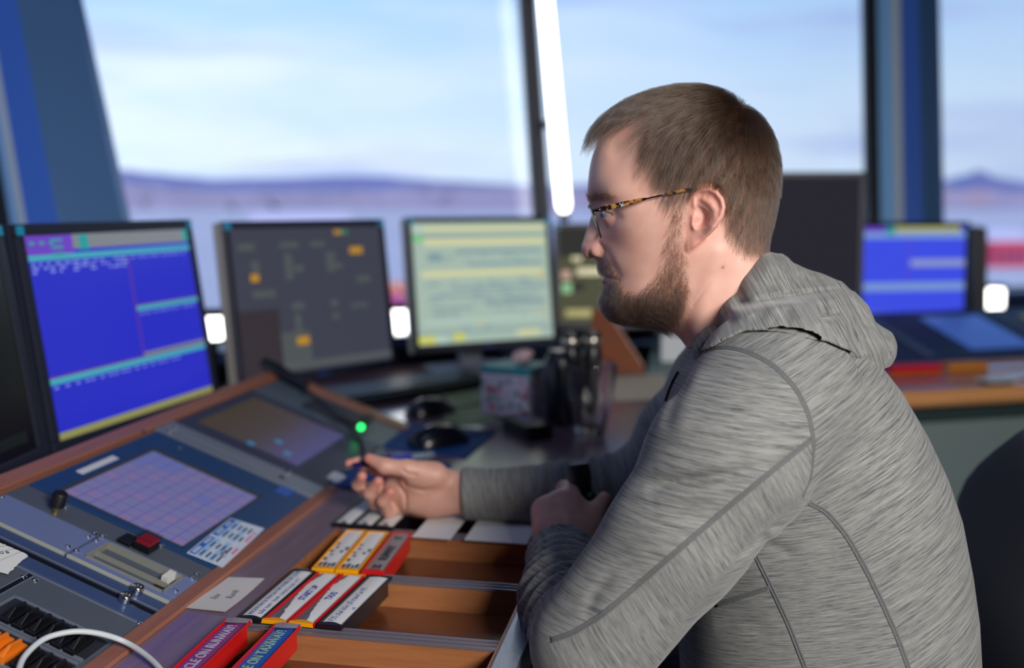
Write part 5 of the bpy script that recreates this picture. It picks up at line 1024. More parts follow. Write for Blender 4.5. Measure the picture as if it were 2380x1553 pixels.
# ---- hands
def dirn(a, b): d = np.array(b)-np.array(a); return d/np.linalg.norm(d)
RW = PDR(1085, 1146, 1.42); RWI = PDR(1140, 1148, 1.42)
def right_hand(P):
    f = rcone(P, RWI, RW, .030, .0285); palm_c = PDR(985, 1142, 1.425); R = np.stack([dirn(PDR(930, 1140, 1.43), PDR(1060, 1140, 1.42)), np.array([0, 1., 0]), np.array([0, 0, 1.])]); R[1] = np.cross(R[2], R[0]); R[1] /= np.linalg.norm(R[1]); R[2] = np.cross(R[0], R[1])
    f = smin(f, ell(P, palm_c, (.058, .019, .040), R), .022)
    f = smin(f, ell(P, PDR(985, 1110, 1.405), (.034, .017, .020), R), .012)          # thenar mound
    f = smin(f, ell(P, PDR(1000, 1172, 1.412), (.040, .015, .018), R), .012)         # heel of the little finger side
    D = lambda a: [PDR(*q) for q in a]
    f = smin(f, chain(P, D([(1010, 1102, 1.405), (945, 1090, 1.395), (893, 1083, 1.392), (858, 1066, 1.396)]), [.0165, .0125, .0105, .0072], .006), .008)     # thumb
    f = smin(f, chain(P, D([(930, 1098, 1.445), (872, 1088, 1.435), (832, 1076, 1.418), (812, 1078, 1.405)]), [.0115, .0095, .0082, .0066], .004), .006)   # index
    f = smin(f, chain(P, D([(930, 1122, 1.45), (850, 1140, 1.435), (832, 1126, 1.408), (841, 1107, 1.392)]), [.0115, .0100, .0086, .0068], .004), .0035)    # middle
    f = smin(f, chain(P, D([(938, 1148, 1.448), (872, 1168, 1.432), (858, 1146, 1.404), (879, 1119, 1.390)]), [.0112, .0100, .0086, .0066], .004), .0035)   # ring
    f = smin(f, chain(P, D([(950, 1170, 1.44), (902, 1188, 1.425), (890, 1165, 1.400), (907, 1143, 1.390)]), [.0105, .0092, .0080, .0060], .004), .0035)    # little
    cr_ = [([(925, 1100), (945, 1130), (985, 1140), (1020, 1130)], -2.4, 5), ([(925, 1125), (942, 1150), (945, 1195)], -2.0, 4), ([(930, 1090), (950, 1103), (975, 1104)], -1.8, 4)]
    return f-folds(P, cr_)*(P[:, 1] < 0)-folds2(P, cr_)
def folds2(P, table):
    px = to_px(P); s_ = np.zeros(len(P))
    for poly, a, w in table: d, t_ = seg_d(px, poly); s_ += a/1000*np.exp(-(d/w)**2)*np.clip(5*t_, 0, 1)*np.clip(5*(1-t_), 0, 1)
    return s_
lo = PDR(780, 1230, 1.5); hi = PDR(1150, 1040, 1.34)
mn, mxx = np.minimum(lo, hi)-.02, np.maximum(lo, hi)+.02
PRH, QRH = surface(right_hand, mn, mxx, .0015)
LW = PD(1302, 1255, 1.215)
def left_hand(P):
    D = lambda a: [PD(*q) for q in a]
    f = rcone(P, PD(1308, 1310, 1.15), LW, .0265, .0265)
    f = smin(f, chain(P, D([(1318, 1240, 1.225), (1316, 1185, 1.255)]), [.030, .027], .01), .012)
    f = smin(f, chain(P, D([(1282, 1240, 1.225), (1270, 1190, 1.262)]), [.024, .020], .01), .012)
    f = smin(f, chain(P, D([(1300, 1200, 1.245), (1324, 1150, 1.285)]), [.020, .0135], .01), .012)                     # index knuckle ridge
    f = smin(f, chain(P, D([(1324, 1152, 1.285), (1312, 1136, 1.315), (1345, 1150, 1.335), (1372, 1168, 1.322)]), [.0125, .0105, .0090, .0075], .005), .006)
    f = smin(f, chain(P, D([(1290, 1172, 1.275), (1284, 1168, 1.322), (1335, 1178, 1.340), (1365, 1186, 1.325)]), [.0130, .0108, .0092, .0076], .005), .007)
    f = smin(f, chain(P, D([(1268, 1198, 1.272), (1272, 1198, 1.318), (1325, 1206, 1.335), (1356, 1208, 1.318)]), [.0125, .0102, .0088, .0072], .005), .007)
    f = smin(f, chain(P, D([(1258, 1226, 1.262), (1268, 1224, 1.306), (1310, 1230, 1.322), (1340, 1230, 1.308)]), [.0115, .0092, .0080, .0066], .005), .007)
    f = smin(f, chain(P, D([(1345, 1262, 1.215), (1368, 1225, 1.235), (1380, 1195, 1.245), (1404, 1160, 1.262)]), [.0230, .0175, .0125, .0088], .006), .012)  # thumb
    kn = [([(1296, 1160), (1318, 1190), (1330, 1220)], 1.0, 9), ([(1268, 1172), (1290, 1205), (1305, 1235)], .9, 8)]
    return f-folds2(P, kn)
lo = PD(1200, 1330, 1.13); hi = PD(1450, 1100, 1.37); mn, mxx = np.minimum(lo, hi)-.03, np.maximum(lo, hi)+.03
PLH, QLH = surface(left_hand, mn, mxx, .0015)
# trunk, arms and legs under the clothes
HIP = PH(2010, 1790); 
def inner(P):
    f = torso(P)+.012; f = smin(f, chain(P, A_L, [r-.016 for r in R_L], .02), .02); f = smin(f, chain(P, F_L[:3]+[PD(1306, 1275, 1.19)], [.036, .034, .0265, .0262], .02), .02)
    f = smin(f, chain(P, A_R, [r-.016 for r in R_R], .02), .02); f = smin(f, chain(P, [F_R[0], F_R[1], PDR(1120, 1147, 1.42)], [.036, .034, .029], .02), .02)
    return np.maximum(f, -.42-P[:, 2])
PIN, QIN = surface(inner, (-.36, -.36, -.42), (.30, .30, -.05), .008)
def legs(P, e=0.0):
    f = ell(P, HIP+np.array([0, 0, -.03]), (.15+e, .185+e, .13+e))
    for sg in (-1, 1):
        hip = HIP+np.array([.02, sg*.09, -.04]); kn = hip+np.array([.40, sg*.05, .02]); an = kn+np.array([-.04, sg*.02, -.40])
        an[2] = -HC[2]+.09; f = smin(f, chain(P, [hip, kn, an], [.088+e, .066+e, .046+e], .03), .04)
    return f
PLG, QLG = surface(lambda P: legs(P, -.012), (-.5, -.42, -HC[2]+.01), (.48, .42, -.30), .012)
Pb = np.concatenate([PHD, PRH, PLH, PIN, PLG]); n_ = np.cumsum([0, len(PHD), len(PRH), len(PLH), len(PIN)]); Qb = np.concatenate([QHD, QRH+n_[1], QLH+n_[2], QIN+n_[3], QLG+n_[4]])
body = wobj('body', Pb, Qb, skin)
# colouring of the skin: lips, scalp under the hair, stubble under the beard, ears and nose slightly redder, a mole
HAIR_MASK = [(1398, 312), (1366, 300), (1390, 262), (1430, 225), (1520, 185), (1650, 180), (1780, 240), (1840, 400), (1830, 520), (1805, 600), (1770, 600), (1735, 597), (1712, 580), (1692, 545), (1688, 500), (1684, 458), (1655, 436), (1630, 432), (1612, 448), (1588, 470), (1566, 486), (1540, 484), (1533, 468), (1545, 455), (1523, 440), (1505, 398), (1490, 372), (1492, 335), (1502, 300), (1530, 268), (1470, 278), (1430, 300)]
BEARD_MASK = [(1566, 486), (1590, 478), (1586, 520), (1580, 560), (1588, 600), (1594, 640), (1596, 680), (1588, 720), (1562, 752), (1530, 758), (1460, 760), (1410, 745), (1390, 710), (1388, 668), (1412, 664), (1430, 668), (1437, 650), (1424, 636), (1404, 630), (1386, 622), (1382, 606), (1396, 604), (1416, 618), (1440, 655), (1452, 680), (1480, 684), (1505, 672), (1530, 640), (1545, 610), (1548, 570), (1552, 530)]
pxv = to_px(Pb[:len(PHD)]); P0_ = PHD.copy(); pm = to_px(np.stack([P0_[:, 0], np.abs(P0_[:, 1]), P0_[:, 2]], 1))
def soft(sd, w): return np.clip(.5-sd/(2*w), 0, 1)
tint = np.tile(SK, (len(Pb), 1)); nh = len(PHD)
def blend(w, c): tint[:nh] = tint[:nh]*(1-w[:, None])+np.array(lin(c))*w[:, None]
on_ear = ear(PHD) < .003
wh = soft(poly_sd(pm, HAIR_MASK), 14)*~on_ear; wb = soft(poly_sd(pm, BEARD_MASK), 12)*~on_ear
blend(wh*.75, (100, 83, 74)); blend(wb*.42, (150, 116, 102))
blend(.35*on_ear, (226, 140, 126)); blend(.30*g_(np.linalg.norm(pm-[1372, 580], axis=1), 26), (214, 130, 120)); blend(.25*g_(np.linalg.norm(pm-[1450, 560], axis=1), 40), (220, 140, 126)); blend(.30*g_(np.linalg.norm(pm-[1415, 515], axis=1), 16), (180, 110, 120))
lip = soft(poly_sd(pm, [(1390, 632), (1404, 632), (1420, 640), (1428, 645), (1420, 652), (1408, 660), (1392, 660)]), 4); blend(lip*.85, (176, 92, 100))
blend(.9*g_(np.linalg.norm(pxv-[1680, 622], axis=1), 3.2)*(PHD[:, 1] > 0), (120, 70, 56)); blend(.7*g_(np.linalg.norm(pxv-[1582, 542], axis=1), 2.6)*(PHD[:, 1] > 0), (190, 110, 96))
hand_c = np.array(lin((214, 166, 148))); tint[n_[1]:n_[3]] = hand_c
tipp = [PDR(842, 1106, 1.39), PDR(880, 1118, 1.388), PDR(907, 1142, 1.388), PDR(812, 1076, 1.40), PDR(856, 1066, 1.394)]
Hn = Pb[n_[1]:n_[3]]
for q in tipp: w = .6*g_(np.linalg.norm(Hn-q, axis=1), .011)[:, None]; tint[n_[1]:n_[3]] = tint[n_[1]:n_[3]]*(1-w)+np.array(lin((214, 118, 104)))*w
ca = body.data.color_attributes.new('tint', 'FLOAT_COLOR', 'POINT'); ca.data.foreach_set('color', np.concatenate([tint, np.ones((len(tint), 1))], 1).astype(np.float32).ravel())

# eyes
for sg in (1, -1):
    e = EYE.copy(); e[1] *= sg
    m_ = MB(); m_.lathe([(.0118*math.sin(a), .0118*math.cos(a)) for a in [math.pi*k/16 for k in range(1, 16)]], 24); ir = []
    ob = m_.build('eye', [mat('eye_white', (196, 186, 186), .15, coat=.6)], None, smooth=True); ob.location = to_world(e[None])[0]; ob.rotation_euler = Vector(FX).to_track_quat('Z', 'Y').to_euler(); put(ob)
    m_ = MB(); m_.lathe([(.0004, .01215), (.0022, .0121), (.0024, .01185), (.0056, .0107), (.0058, .0100)], 20, 0); io = m_.build('iris', mat('iris_blue_grey', (70, 84, 96), .1, coat=.8), ob, smooth=True)

# ---- hoodie
cloth = bpy.data.materials.new('heather_jersey'); cloth.use_nodes = True; t = cloth.node_tree; b = t.nodes['Principled BSDF']; b.inputs['Roughness'].default_value = .85; b.inputs['Sheen Weight'].default_value = .25; b.inputs['Sheen Roughness'].default_value = .5; b.inputs['Specular IOR Level'].default_value = .2
at = t.nodes.new('ShaderNodeAttribute'); at.attribute_name = 'streak'
def layer(sc, det, loc):
    mp = t.nodes.new('ShaderNodeMapping'); mp.inputs['Scale'].default_value = sc; mp.inputs['Location'].default_value = loc; t.links.new(at.outputs['Vector'], mp.inputs[0]); n = t.nodes.new('ShaderNodeTexNoise'); n.inputs['Scale'].default_value = 1; n.inputs['Detail'].default_value = det; n.inputs['Roughness'].default_value = .6; t.links.new(mp.outputs[0], n.inputs[0]); return n
a1 = layer((38, 1500, 1), 3, (0, 0, 0)); a2 = layer((130, 3000, 1), 2, (3, 5, 0)); a3 = layer((22, 420, 1), 2, (7, 2, 0))
s1 = t.nodes.new('ShaderNodeMath'); s1.operation = 'MULTIPLY_ADD'; s1.inputs[1].default_value = .55; t.links.new(a1.outputs[0], s1.inputs[0]); s2 = t.nodes.new('ShaderNodeMath'); s2.operation = 'MULTIPLY'; s2.inputs[1].default_value = .28; t.links.new(a2.outputs[0], s2.inputs[0]); t.links.new(s2.outputs[0], s1.inputs[2])
s3 = t.nodes.new('ShaderNodeMath'); s3.operation = 'MULTIPLY_ADD'; s3.inputs[1].default_value = .22; t.links.new(a3.outputs[0], s3.inputs[0]); t.links.new(s1.outputs[0], s3.inputs[2])
rr = t.nodes.new('ShaderNodeValToRGB'); t.links.new(s3.outputs[0], rr.inputs[0]); rr.color_ramp.elements[0].position = .40; rr.color_ramp.elements[0].color = (*lin((60, 68, 74)), 1); rr.color_ramp.elements[1].position = .61; rr.color_ramp.elements[1].color = (*lin((154, 154, 150)), 1); e = rr.color_ramp.elements.new(.50); e.color = (*lin((122, 123, 121)), 1)
t.links.new(rr.outputs[0], b.inputs['Base Color']); bp = t.nodes.new('ShaderNodeBump'); bp.inputs['Strength'].default_value = .35; bp.inputs['Distance'].default_value = .0005; t.links.new(s1.outputs[0], bp.inputs['Height']); t.links.new(bp.outputs[0], b.inputs['Normal'])
def streak_attr(ob, P, ang, ids, ky=.10):
    """thread direction in the wearer's side plane, per vertex angle in degrees (image sense, y down)"""
    a = np.radians(ang); x, z = -P[:, 0], -P[:, 2]; u = x*np.cos(a)+z*np.sin(a); v = -x*np.sin(a)+z*np.cos(a)+P[:, 1]*ky
    A = ob.data.attributes.new('streak', 'FLOAT_VECTOR', 'POINT'); A.data.foreach_set('vector', np.stack([u, v, ids*1.7], 1).astype(np.float32).ravel())
PS, QS = surface(shirt, (-.37, -.42, -.59), (.33, .30, -.04), .0036)
px = to_px(PS); fl, fr2, ft = arm_left(PS), arm_right(PS), torso(PS)
SEAM_A = [(1612, 838), (1640, 812), (1690, 806), (1745, 820), (1800, 850), (1850, 902), (1880, 962), (1892, 1030), (1886, 1110), (1862, 1160)]
SEAM_B = [(1890, 1018), (1800, 1090), (1700, 1172), (1600, 1258), (1500, 1345), (1400, 1430), (1330, 1473), (1275, 1490)]
SEAM_C = [(1862, 1160), (1920, 1188), (1970, 1248), (2012, 1322), (2050, 1400), (2082, 1472), (2112, 1553), (2125, 1620)]
SEAM_D = [(1738, 1255), (1790, 1360), (1832, 1450), (1872, 1553), (1895, 1620)]
SEAM_E = [(1606, 1425), (1700, 1395), (1795, 1364)]
ABOVE = poly_sd(px, SEAM_B+[(1200, 1490), (1200, 700), (1890, 700)]) < 0
SLEEVE = (poly_sd(px, SEAM_A+[(1740, 1262), (1600, 1430), (1500, 1600), (1100, 1700), (1100, 900), (1560, 820)]) < 0) & (PS[:, 1] > 0)
BACKR = poly_sd(px, SEAM_A[::-1]+[(1612, 700), (2400, 700), (2400, 1700), (2125, 1620)]+SEAM_C[::-1]) < 0
fore = (rcone(PS, F_L[1], F_L[2], .06, .05) < .012) & (px[:, 0] < 1420)
ang = np.full(len(PS), -12.0); ids = np.zeros(len(PS)); ang[BACKR] = -32; ids[BACKR] = 1
ang[SLEEVE & ABOVE] = 7; ids[SLEEVE & ABOVE] = 2; ang[SLEEVE & ~ABOVE] = 58; ids[SLEEVE & ~ABOVE] = 3; ang[fore & SLEEVE & ABOVE] = 12; ang[(fr2 < .01) & (PS[:, 1] < 0)] = 75; ids[(fr2 < .01) & (PS[:, 1] < 0)] = 4
hoodie = wobj('hoodie', PS, QS, cloth); streak_attr(hoodie, PS, ang, ids)
PO_, QO_ = surface(hood, (-.27, -.18, -.24), (.05, .18, .0), .0024)
hoodo = pmesh('hood', to_world(PO_), QO_, cloth); hoodo.parent = hoodie; hoodo.matrix_parent_inverse = Matrix.Identity(4)
pxh = to_px(PO_); ah = np.interp(pxh[:, 1], [600, 700, 860], [60, 42, 78]); streak_attr(hoodo, PO_, np.full(len(PO_), 62.0), np.full(len(PO_), 5.0), .0)
hoodie_w = hoodie.matrix_world
def child_of_hoodie(o): o.parent = hoodie; return o
# seams: sewn ridges lying on the cloth
bvh_s = BVHTree.FromPolygons([tuple(p) for p in to_world(PS)], QS.tolist()); bvh_h = BVHTree.FromPolygons([tuple(p) for p in to_world(PO_)], QO_.tolist())
def lay(poly, bv, step=7):
    A = np.array(poly, float); out = []
    D_ = np.concatenate([[0], np.cumsum(np.linalg.norm(np.diff(A, axis=0), axis=1))]); n = max(4, int(D_[-1]/step)); 
    tt = np.linspace(0, D_[-1], n); X = np.interp(tt, D_, A[:, 0]); Y = np.interp(tt, D_, A[:, 1]); ker = np.ones(7)/7
    if n > 16: X2 = np.convolve(np.pad(X, 3, 'edge'), ker, 'valid'); Y2 = np.convolve(np.pad(Y, 3, 'edge'), ker, 'valid'); X, Y = X2, Y2
    for x, y in zip(X, Y):
        r = ray(x, y); hit = bv.ray_cast(Vector(CAM), Vector(r/np.linalg.norm(r)))
        if hit[0] is None: continue
        if out and (hit[0]-out[-1][0]).length > .02:
            if len(out) > 8: break
            out = []
        out.append((hit[0], hit[1]))
    return out
seamm = mat('seam_thread', (110, 112, 113), .9, bump=1.0, bscale=1300, var=.45, vscale=700); seamd = mat('seam_groove', (70, 72, 78), .9)
def seam(name, poly, bv, gap=.0022, r=.0009, m=None):
    H = lay(poly, bv)
    if len(H) < 3: return
    mb = MB(); R = []
    for i, (p, nrm) in enumerate(H):
        tg = (H[min(i+1, len(H)-1)][0]-H[max(i-1, 0)][0]).normalized(); sd_ = nrm.cross(tg).normalized()
        if gap: R.append([tuple(p+sd_*a+nrm*b) for a, b in ((-gap*1.25, -.0012), (-gap*1.15, .0004), (-gap*.8, .0007), (-gap*.15, .0005), (0, .0001), (gap*.15, .0005), (gap*.8, .0007), (gap*1.15, .0004), (gap*1.25, -.0012))])
        else: R.append([tuple(p+sd_*r*math.cos(q)+nrm*r*math.sin(q)) for q in [2*math.pi*k/6 for k in range(6)]])
    mb.rings(R)
    o = mb.build(name, m or seamm, None, smooth=True); o.parent = hoodie; return o
for poly in (SEAM_A, SEAM_B, SEAM_C, SEAM_D, SEAM_E): seam('seam', poly, bvh_s)
# cuff of the near sleeve and zip at the collar
def ring_on(center, axis, rad, r, name, m, n=40):
    ax = axis/np.linalg.norm(axis); x = np.cross(ax, [0, 0, 1.]); x /= np.linalg.norm(x); y = np.cross(ax, x); mb = MB()
    mb.tube([to_world((center+rad*(math.cos(2*math.pi*k/n)*x+math.sin(2*math.pi*k/n)*y))[None])[0] for k in range(n)], r, 8, closed=True); o = mb.build(name, m, None, smooth=True); o.parent = hoodie; return o
zp = lay([(1580, 862), (1566, 885), (1556, 910), (1548, 935)], bvh_s, 4)
# trousers and shoes (under the desk)
PT, QT = surface(lambda P: legs(P, .004), (-.5, -.42, -HC[2]+.06), (.50, .42, -.28), .01)
wobj('trousers', PT, QT, mat('trousers_dark', (20, 21, 28), .9, bump=.4, bscale=900))
for sg in (-1, 1):
    hip = HIP+np.array([.02, sg*.09, -.04]); kn = hip+np.array([.40, sg*.05, .02]); an = kn+np.array([-.04, sg*.02, 0]); an[2] = -HC[2]+.06
    def shoe(P): return smax(smin(ell(P, an+np.array([.05, 0, -.02]), (.14, .047, .05)), ell(P, an+np.array([-.01, 0, .0]), (.06, .042, .06)), .03), -(P[:, 2]+HC[2]-.004), .004)
    Ps_, Qs_ = surface(shoe, an+np.array([-.1, -.06, -.06]), an+np.array([.21, .06, .08]), .006); wobj('shoe', Ps_, Qs_, mat('shoe_black', (22, 22, 24), .5))
# ================================================================ HAIR, BEARD, EYEBROWS
def hair_mat(name, mel, red, rough=.34, rnd=.35):
    m = bpy.data.materials.new(name); m.use_nodes = True; t = m.node_tree; t.nodes.clear(); o = t.nodes.new('ShaderNodeOutputMaterial'); h = t.nodes.new('ShaderNodeBsdfHairPrincipled')
    h.parametrization = 'COLOR'; hi = t.nodes.new('ShaderNodeHairInfo'); cr_ = t.nodes.new('ShaderNodeValToRGB'); t.links.new(hi.outputs['Random'], cr_.inputs[0]); cr_.color_ramp.elements[0].color = (*lin(mel), 1); cr_.color_ramp.elements[1].color = (*lin(red), 1); t.links.new(cr_.outputs[0], h.inputs['Color']); h.inputs['Roughness'].default_value = rough; h.inputs['Radial Roughness'].default_value = .4;
    t.links.new(h.outputs[0], o.inputs[0]); return m
_nrm = None
def grow(name, mask, N, length, flow, lift, mat_, r0=.00011, steps=6, wild=.25, edge=10, seed=1, ear_ok=False, clump=.0, curl=0.0, dens=None):
    rng = np.random.default_rng(seed); A, B, C_, D_ = (PHD[QHD[:, i]] for i in range(4)); area = np.linalg.norm(np.cross(C_-A, D_-B), axis=1)/2
    cen = (A+C_)/2; pmq = to_px(np.stack([cen[:, 0], np.abs(cen[:, 1]), cen[:, 2]], 1)); w = area*soft(poly_sd(pmq, mask), edge); w[ear(cen) < .002] = 0
    if dens is not None: w = w*dens(pmq)
    q = rng.choice(len(w), N, p=w/w.sum()); u, v = rng.random((2, N, 1)); P = (A[q]*(1-u)+B[q]*u)*(1-v)+(D_[q]*(1-u)+C_[q]*u)*v
    pm_ = to_px(np.stack([P[:, 0], np.abs(P[:, 1]), P[:, 2]], 1)); Ls = length(pm_)*rng.uniform(.72, 1.15, N); pts = [P-0]
    cl = np.stack([np.sin(P[:, 0]*310+P[:, 2]*170+np.cos(P[:, 1]*260)*2), np.cos(P[:, 2]*290-P[:, 0]*130+2*np.sin(P[:, 1]*240)), np.sin(P[:, 2]*230+P[:, 0]*350)], 1)
    jit = rng.normal(0, wild, (N, 3))+clump*cl; cur = P; phase = rng.uniform(0, 6.28, N)
    for s_ in range(steps):
        f, n = grad(head, cur, .002); n = n/np.maximum(np.linalg.norm(n, axis=1, keepdims=True), 1e-6); d = flow(cur, pm_)+jit
        if curl: d = d+curl*np.stack([np.sin(phase+s_*1.1), .5*np.cos(phase*1.7+s_), np.cos(phase+s_*1.1)], 1)
        d = d-(d*n).sum(1, keepdims=True)*n; d /= np.maximum(np.linalg.norm(d, axis=1, keepdims=True), 1e-6); lf = lift(s_/(steps-1), pm_)[:, None]
        d = d+n*lf; d /= np.linalg.norm(d, axis=1, keepdims=True); nx = cur+d*(Ls/steps)[:, None]; f2 = head(nx); nx = nx+n*np.maximum(.0006-f2, 0)[:, None]; pts.append(nx); cur = nx
    X = to_world(np.stack(pts, 1).reshape(-1, 3)).astype(np.float32); hc = bpy.data.hair_curves.new(name); hc.add_curves([steps+1]*N)
    hc.attributes['position'].data.foreach_set('vector', X.ravel()); ra = hc.attributes.get('radius') or hc.attributes.new('radius', 'FLOAT', 'POINT')
    ra.data.foreach_set('value', np.tile(r0*np.linspace(1, .35, steps+1), N).astype(np.float32)); hc.materials.append(mat_); ob = bpy.data.objects.new(name, hc); COL.objects.link(ob); return put(ob)
CROWN = np.array([PH(1712, 245)[0], -.030, PH(1705, 236)[2]])
def hflow(P, pm_):
    d = P-CROWN; d = d/np.maximum(np.linalg.norm(d, axis=1, keepdims=True), 1e-6); top = np.clip((330-pm_[:, 1])/110, 0, 1)[:, None]; back_ = np.clip((pm_[:, 0]-1690)/60, 0, 1)[:, None]
    return d+np.array([.9, 0, 0])*top*(1-back_)+np.array([.10, 0, -.7])*(1-top)+np.array([0, 0, -.5])*back_+np.array([-.35, 0, -.5])*(np.clip((1580-pm_[:, 0])/60, 0, 1)*np.clip((pm_[:, 1]-290)/40, 0, 1))[:, None]
hl = lambda pm_: np.interp(pm_[:, 1], [200, 260, 320, 400, 470, 540, 590], [.036, .034, .027, .019, .013, .009, .006])*np.where((pm_[:, 0] < 1470) & (pm_[:, 1] < 330), 1.15, 1)
hlift = lambda t, pm_: (.62-.62*t)*np.where(pm_[:, 1] > 430, .7, 1)*np.where(pm_[:, 0] < 1440, 1.25, 1)+.05
hden = lambda q: np.where((q[:, 0] < 1610) & (q[:, 1] > 415), .30, 1)*np.interp(q[:, 1], [490, 540, 600], [1, .7, .3])*(1+1.5*np.exp(-((q[:, 0]-1700)/70)**2-((q[:, 1]-260)/70)**2))*np.where((q[:, 0] < 1545) & (q[:, 1] > 330), .5, 1)
HM = hair_mat('hair_brown', (28, 22, 18), (98, 78, 62), .26)
grow('hair', HAIR_MASK, 50000, hl, hflow, hlift, HM, .00011, 6, .17, 12, 1, clump=.24, dens=hden)
def bflow(P, pm_):
    fwd = np.clip((1440-pm_[:, 0])/40, -.6, 1)[:, None]; return np.array([0, 0, -1.])+np.array([1., 0, 0])*(.25+.35*fwd)-np.array([1, 0, 0])*np.clip((pm_[:, 0]-1500)/80, 0, 1)[:, None]*.35
mst = lambda q: (q[:, 0] > 1380) & (q[:, 0] < 1442) & (q[:, 1] > 598) & (q[:, 1] < 664)
bl = lambda pm_: np.interp(pm_[:, 1], [480, 560, 640, 700, 750], [.008, .010, .011, .014, .016])*np.where((pm_[:, 0] < 1440) & (pm_[:, 1] < 660), .75, 1)
bden = lambda q: np.interp(q[:, 1], [480, 560, 640, 690, 760], [.30, .22, .55, 1.1, 1.6])*np.where((q[:, 0] < 1445), 1.4, 1)*np.where(mst(q), 2.6, 1)
BM = hair_mat('beard_brown', (30, 22, 18), (98, 76, 60), .34)
grow('beard', BEARD_MASK, 17000, bl, bflow, lambda t, q: (.80-.55*t)*np.ones(len(q)), BM, .00013, 6, .38, 9, 2, curl=.35, dens=bden)
BROW = [(1362, 458), (1378, 449), (1394, 445), (1426, 454), (1432, 462), (1404, 464), (1374, 470)]
grow('eyebrow', BROW, 1100, lambda q: np.full(len(q), .0085), lambda P, q: np.array([-1., 0, .25])+np.array([0, 1., 0])*np.sign(P[:, 1:2])*.5, lambda t, q: (.5-.4*t)*np.ones(len(q)), BM, .00010, 5, .25, 4, 3)
LASH = [(1398, 490), (1412, 486), (1418, 490), (1404, 496)]

# ================================================================ GLASSES
def G(px, py, y): return HC+MF.T@PH(px, py, y)
gl = thing('eyeglasses', 'metal-rimmed eyeglasses with tortoiseshell temples worn by the man', 'glasses', tuple(G(1372, 480, 0))); GO = np.array(gl.location)
tort = bpy.data.materials.new('tortoiseshell'); tort.use_nodes = True; t = tort.node_tree; b = t.nodes['Principled BSDF']; b.inputs['Roughness'].default_value = .15; b.inputs['Coat Weight'].default_value = .6
tc = t.nodes.new('ShaderNodeTexCoord'); n = t.nodes.new('ShaderNodeTexNoise'); n.inputs['Scale'].default_value = 130; n.inputs['Detail'].default_value = 2; t.links.new(tc.outputs['Object'], n.inputs[0]); r = t.nodes.new('ShaderNodeValToRGB'); t.links.new(n.outputs[0], r.inputs[0])
r.color_ramp.elements[0].position = .48; r.color_ramp.elements[0].color = (*lin((34, 22, 18)), 1); r.color_ramp.elements[1].position = .58; r.color_ramp.elements[1].color = (*lin((176, 124, 62)), 1); t.links.new(r.outputs[0], b.inputs['Base Color'])
gun = mat('gunmetal', (60, 62, 70), .25, metal=1.0); rimm = mat('rim_black', (14, 14, 18), .3, coat=.4)
def gpath(L_): return [G(x, y, l)-GO for x, y, l in L_]
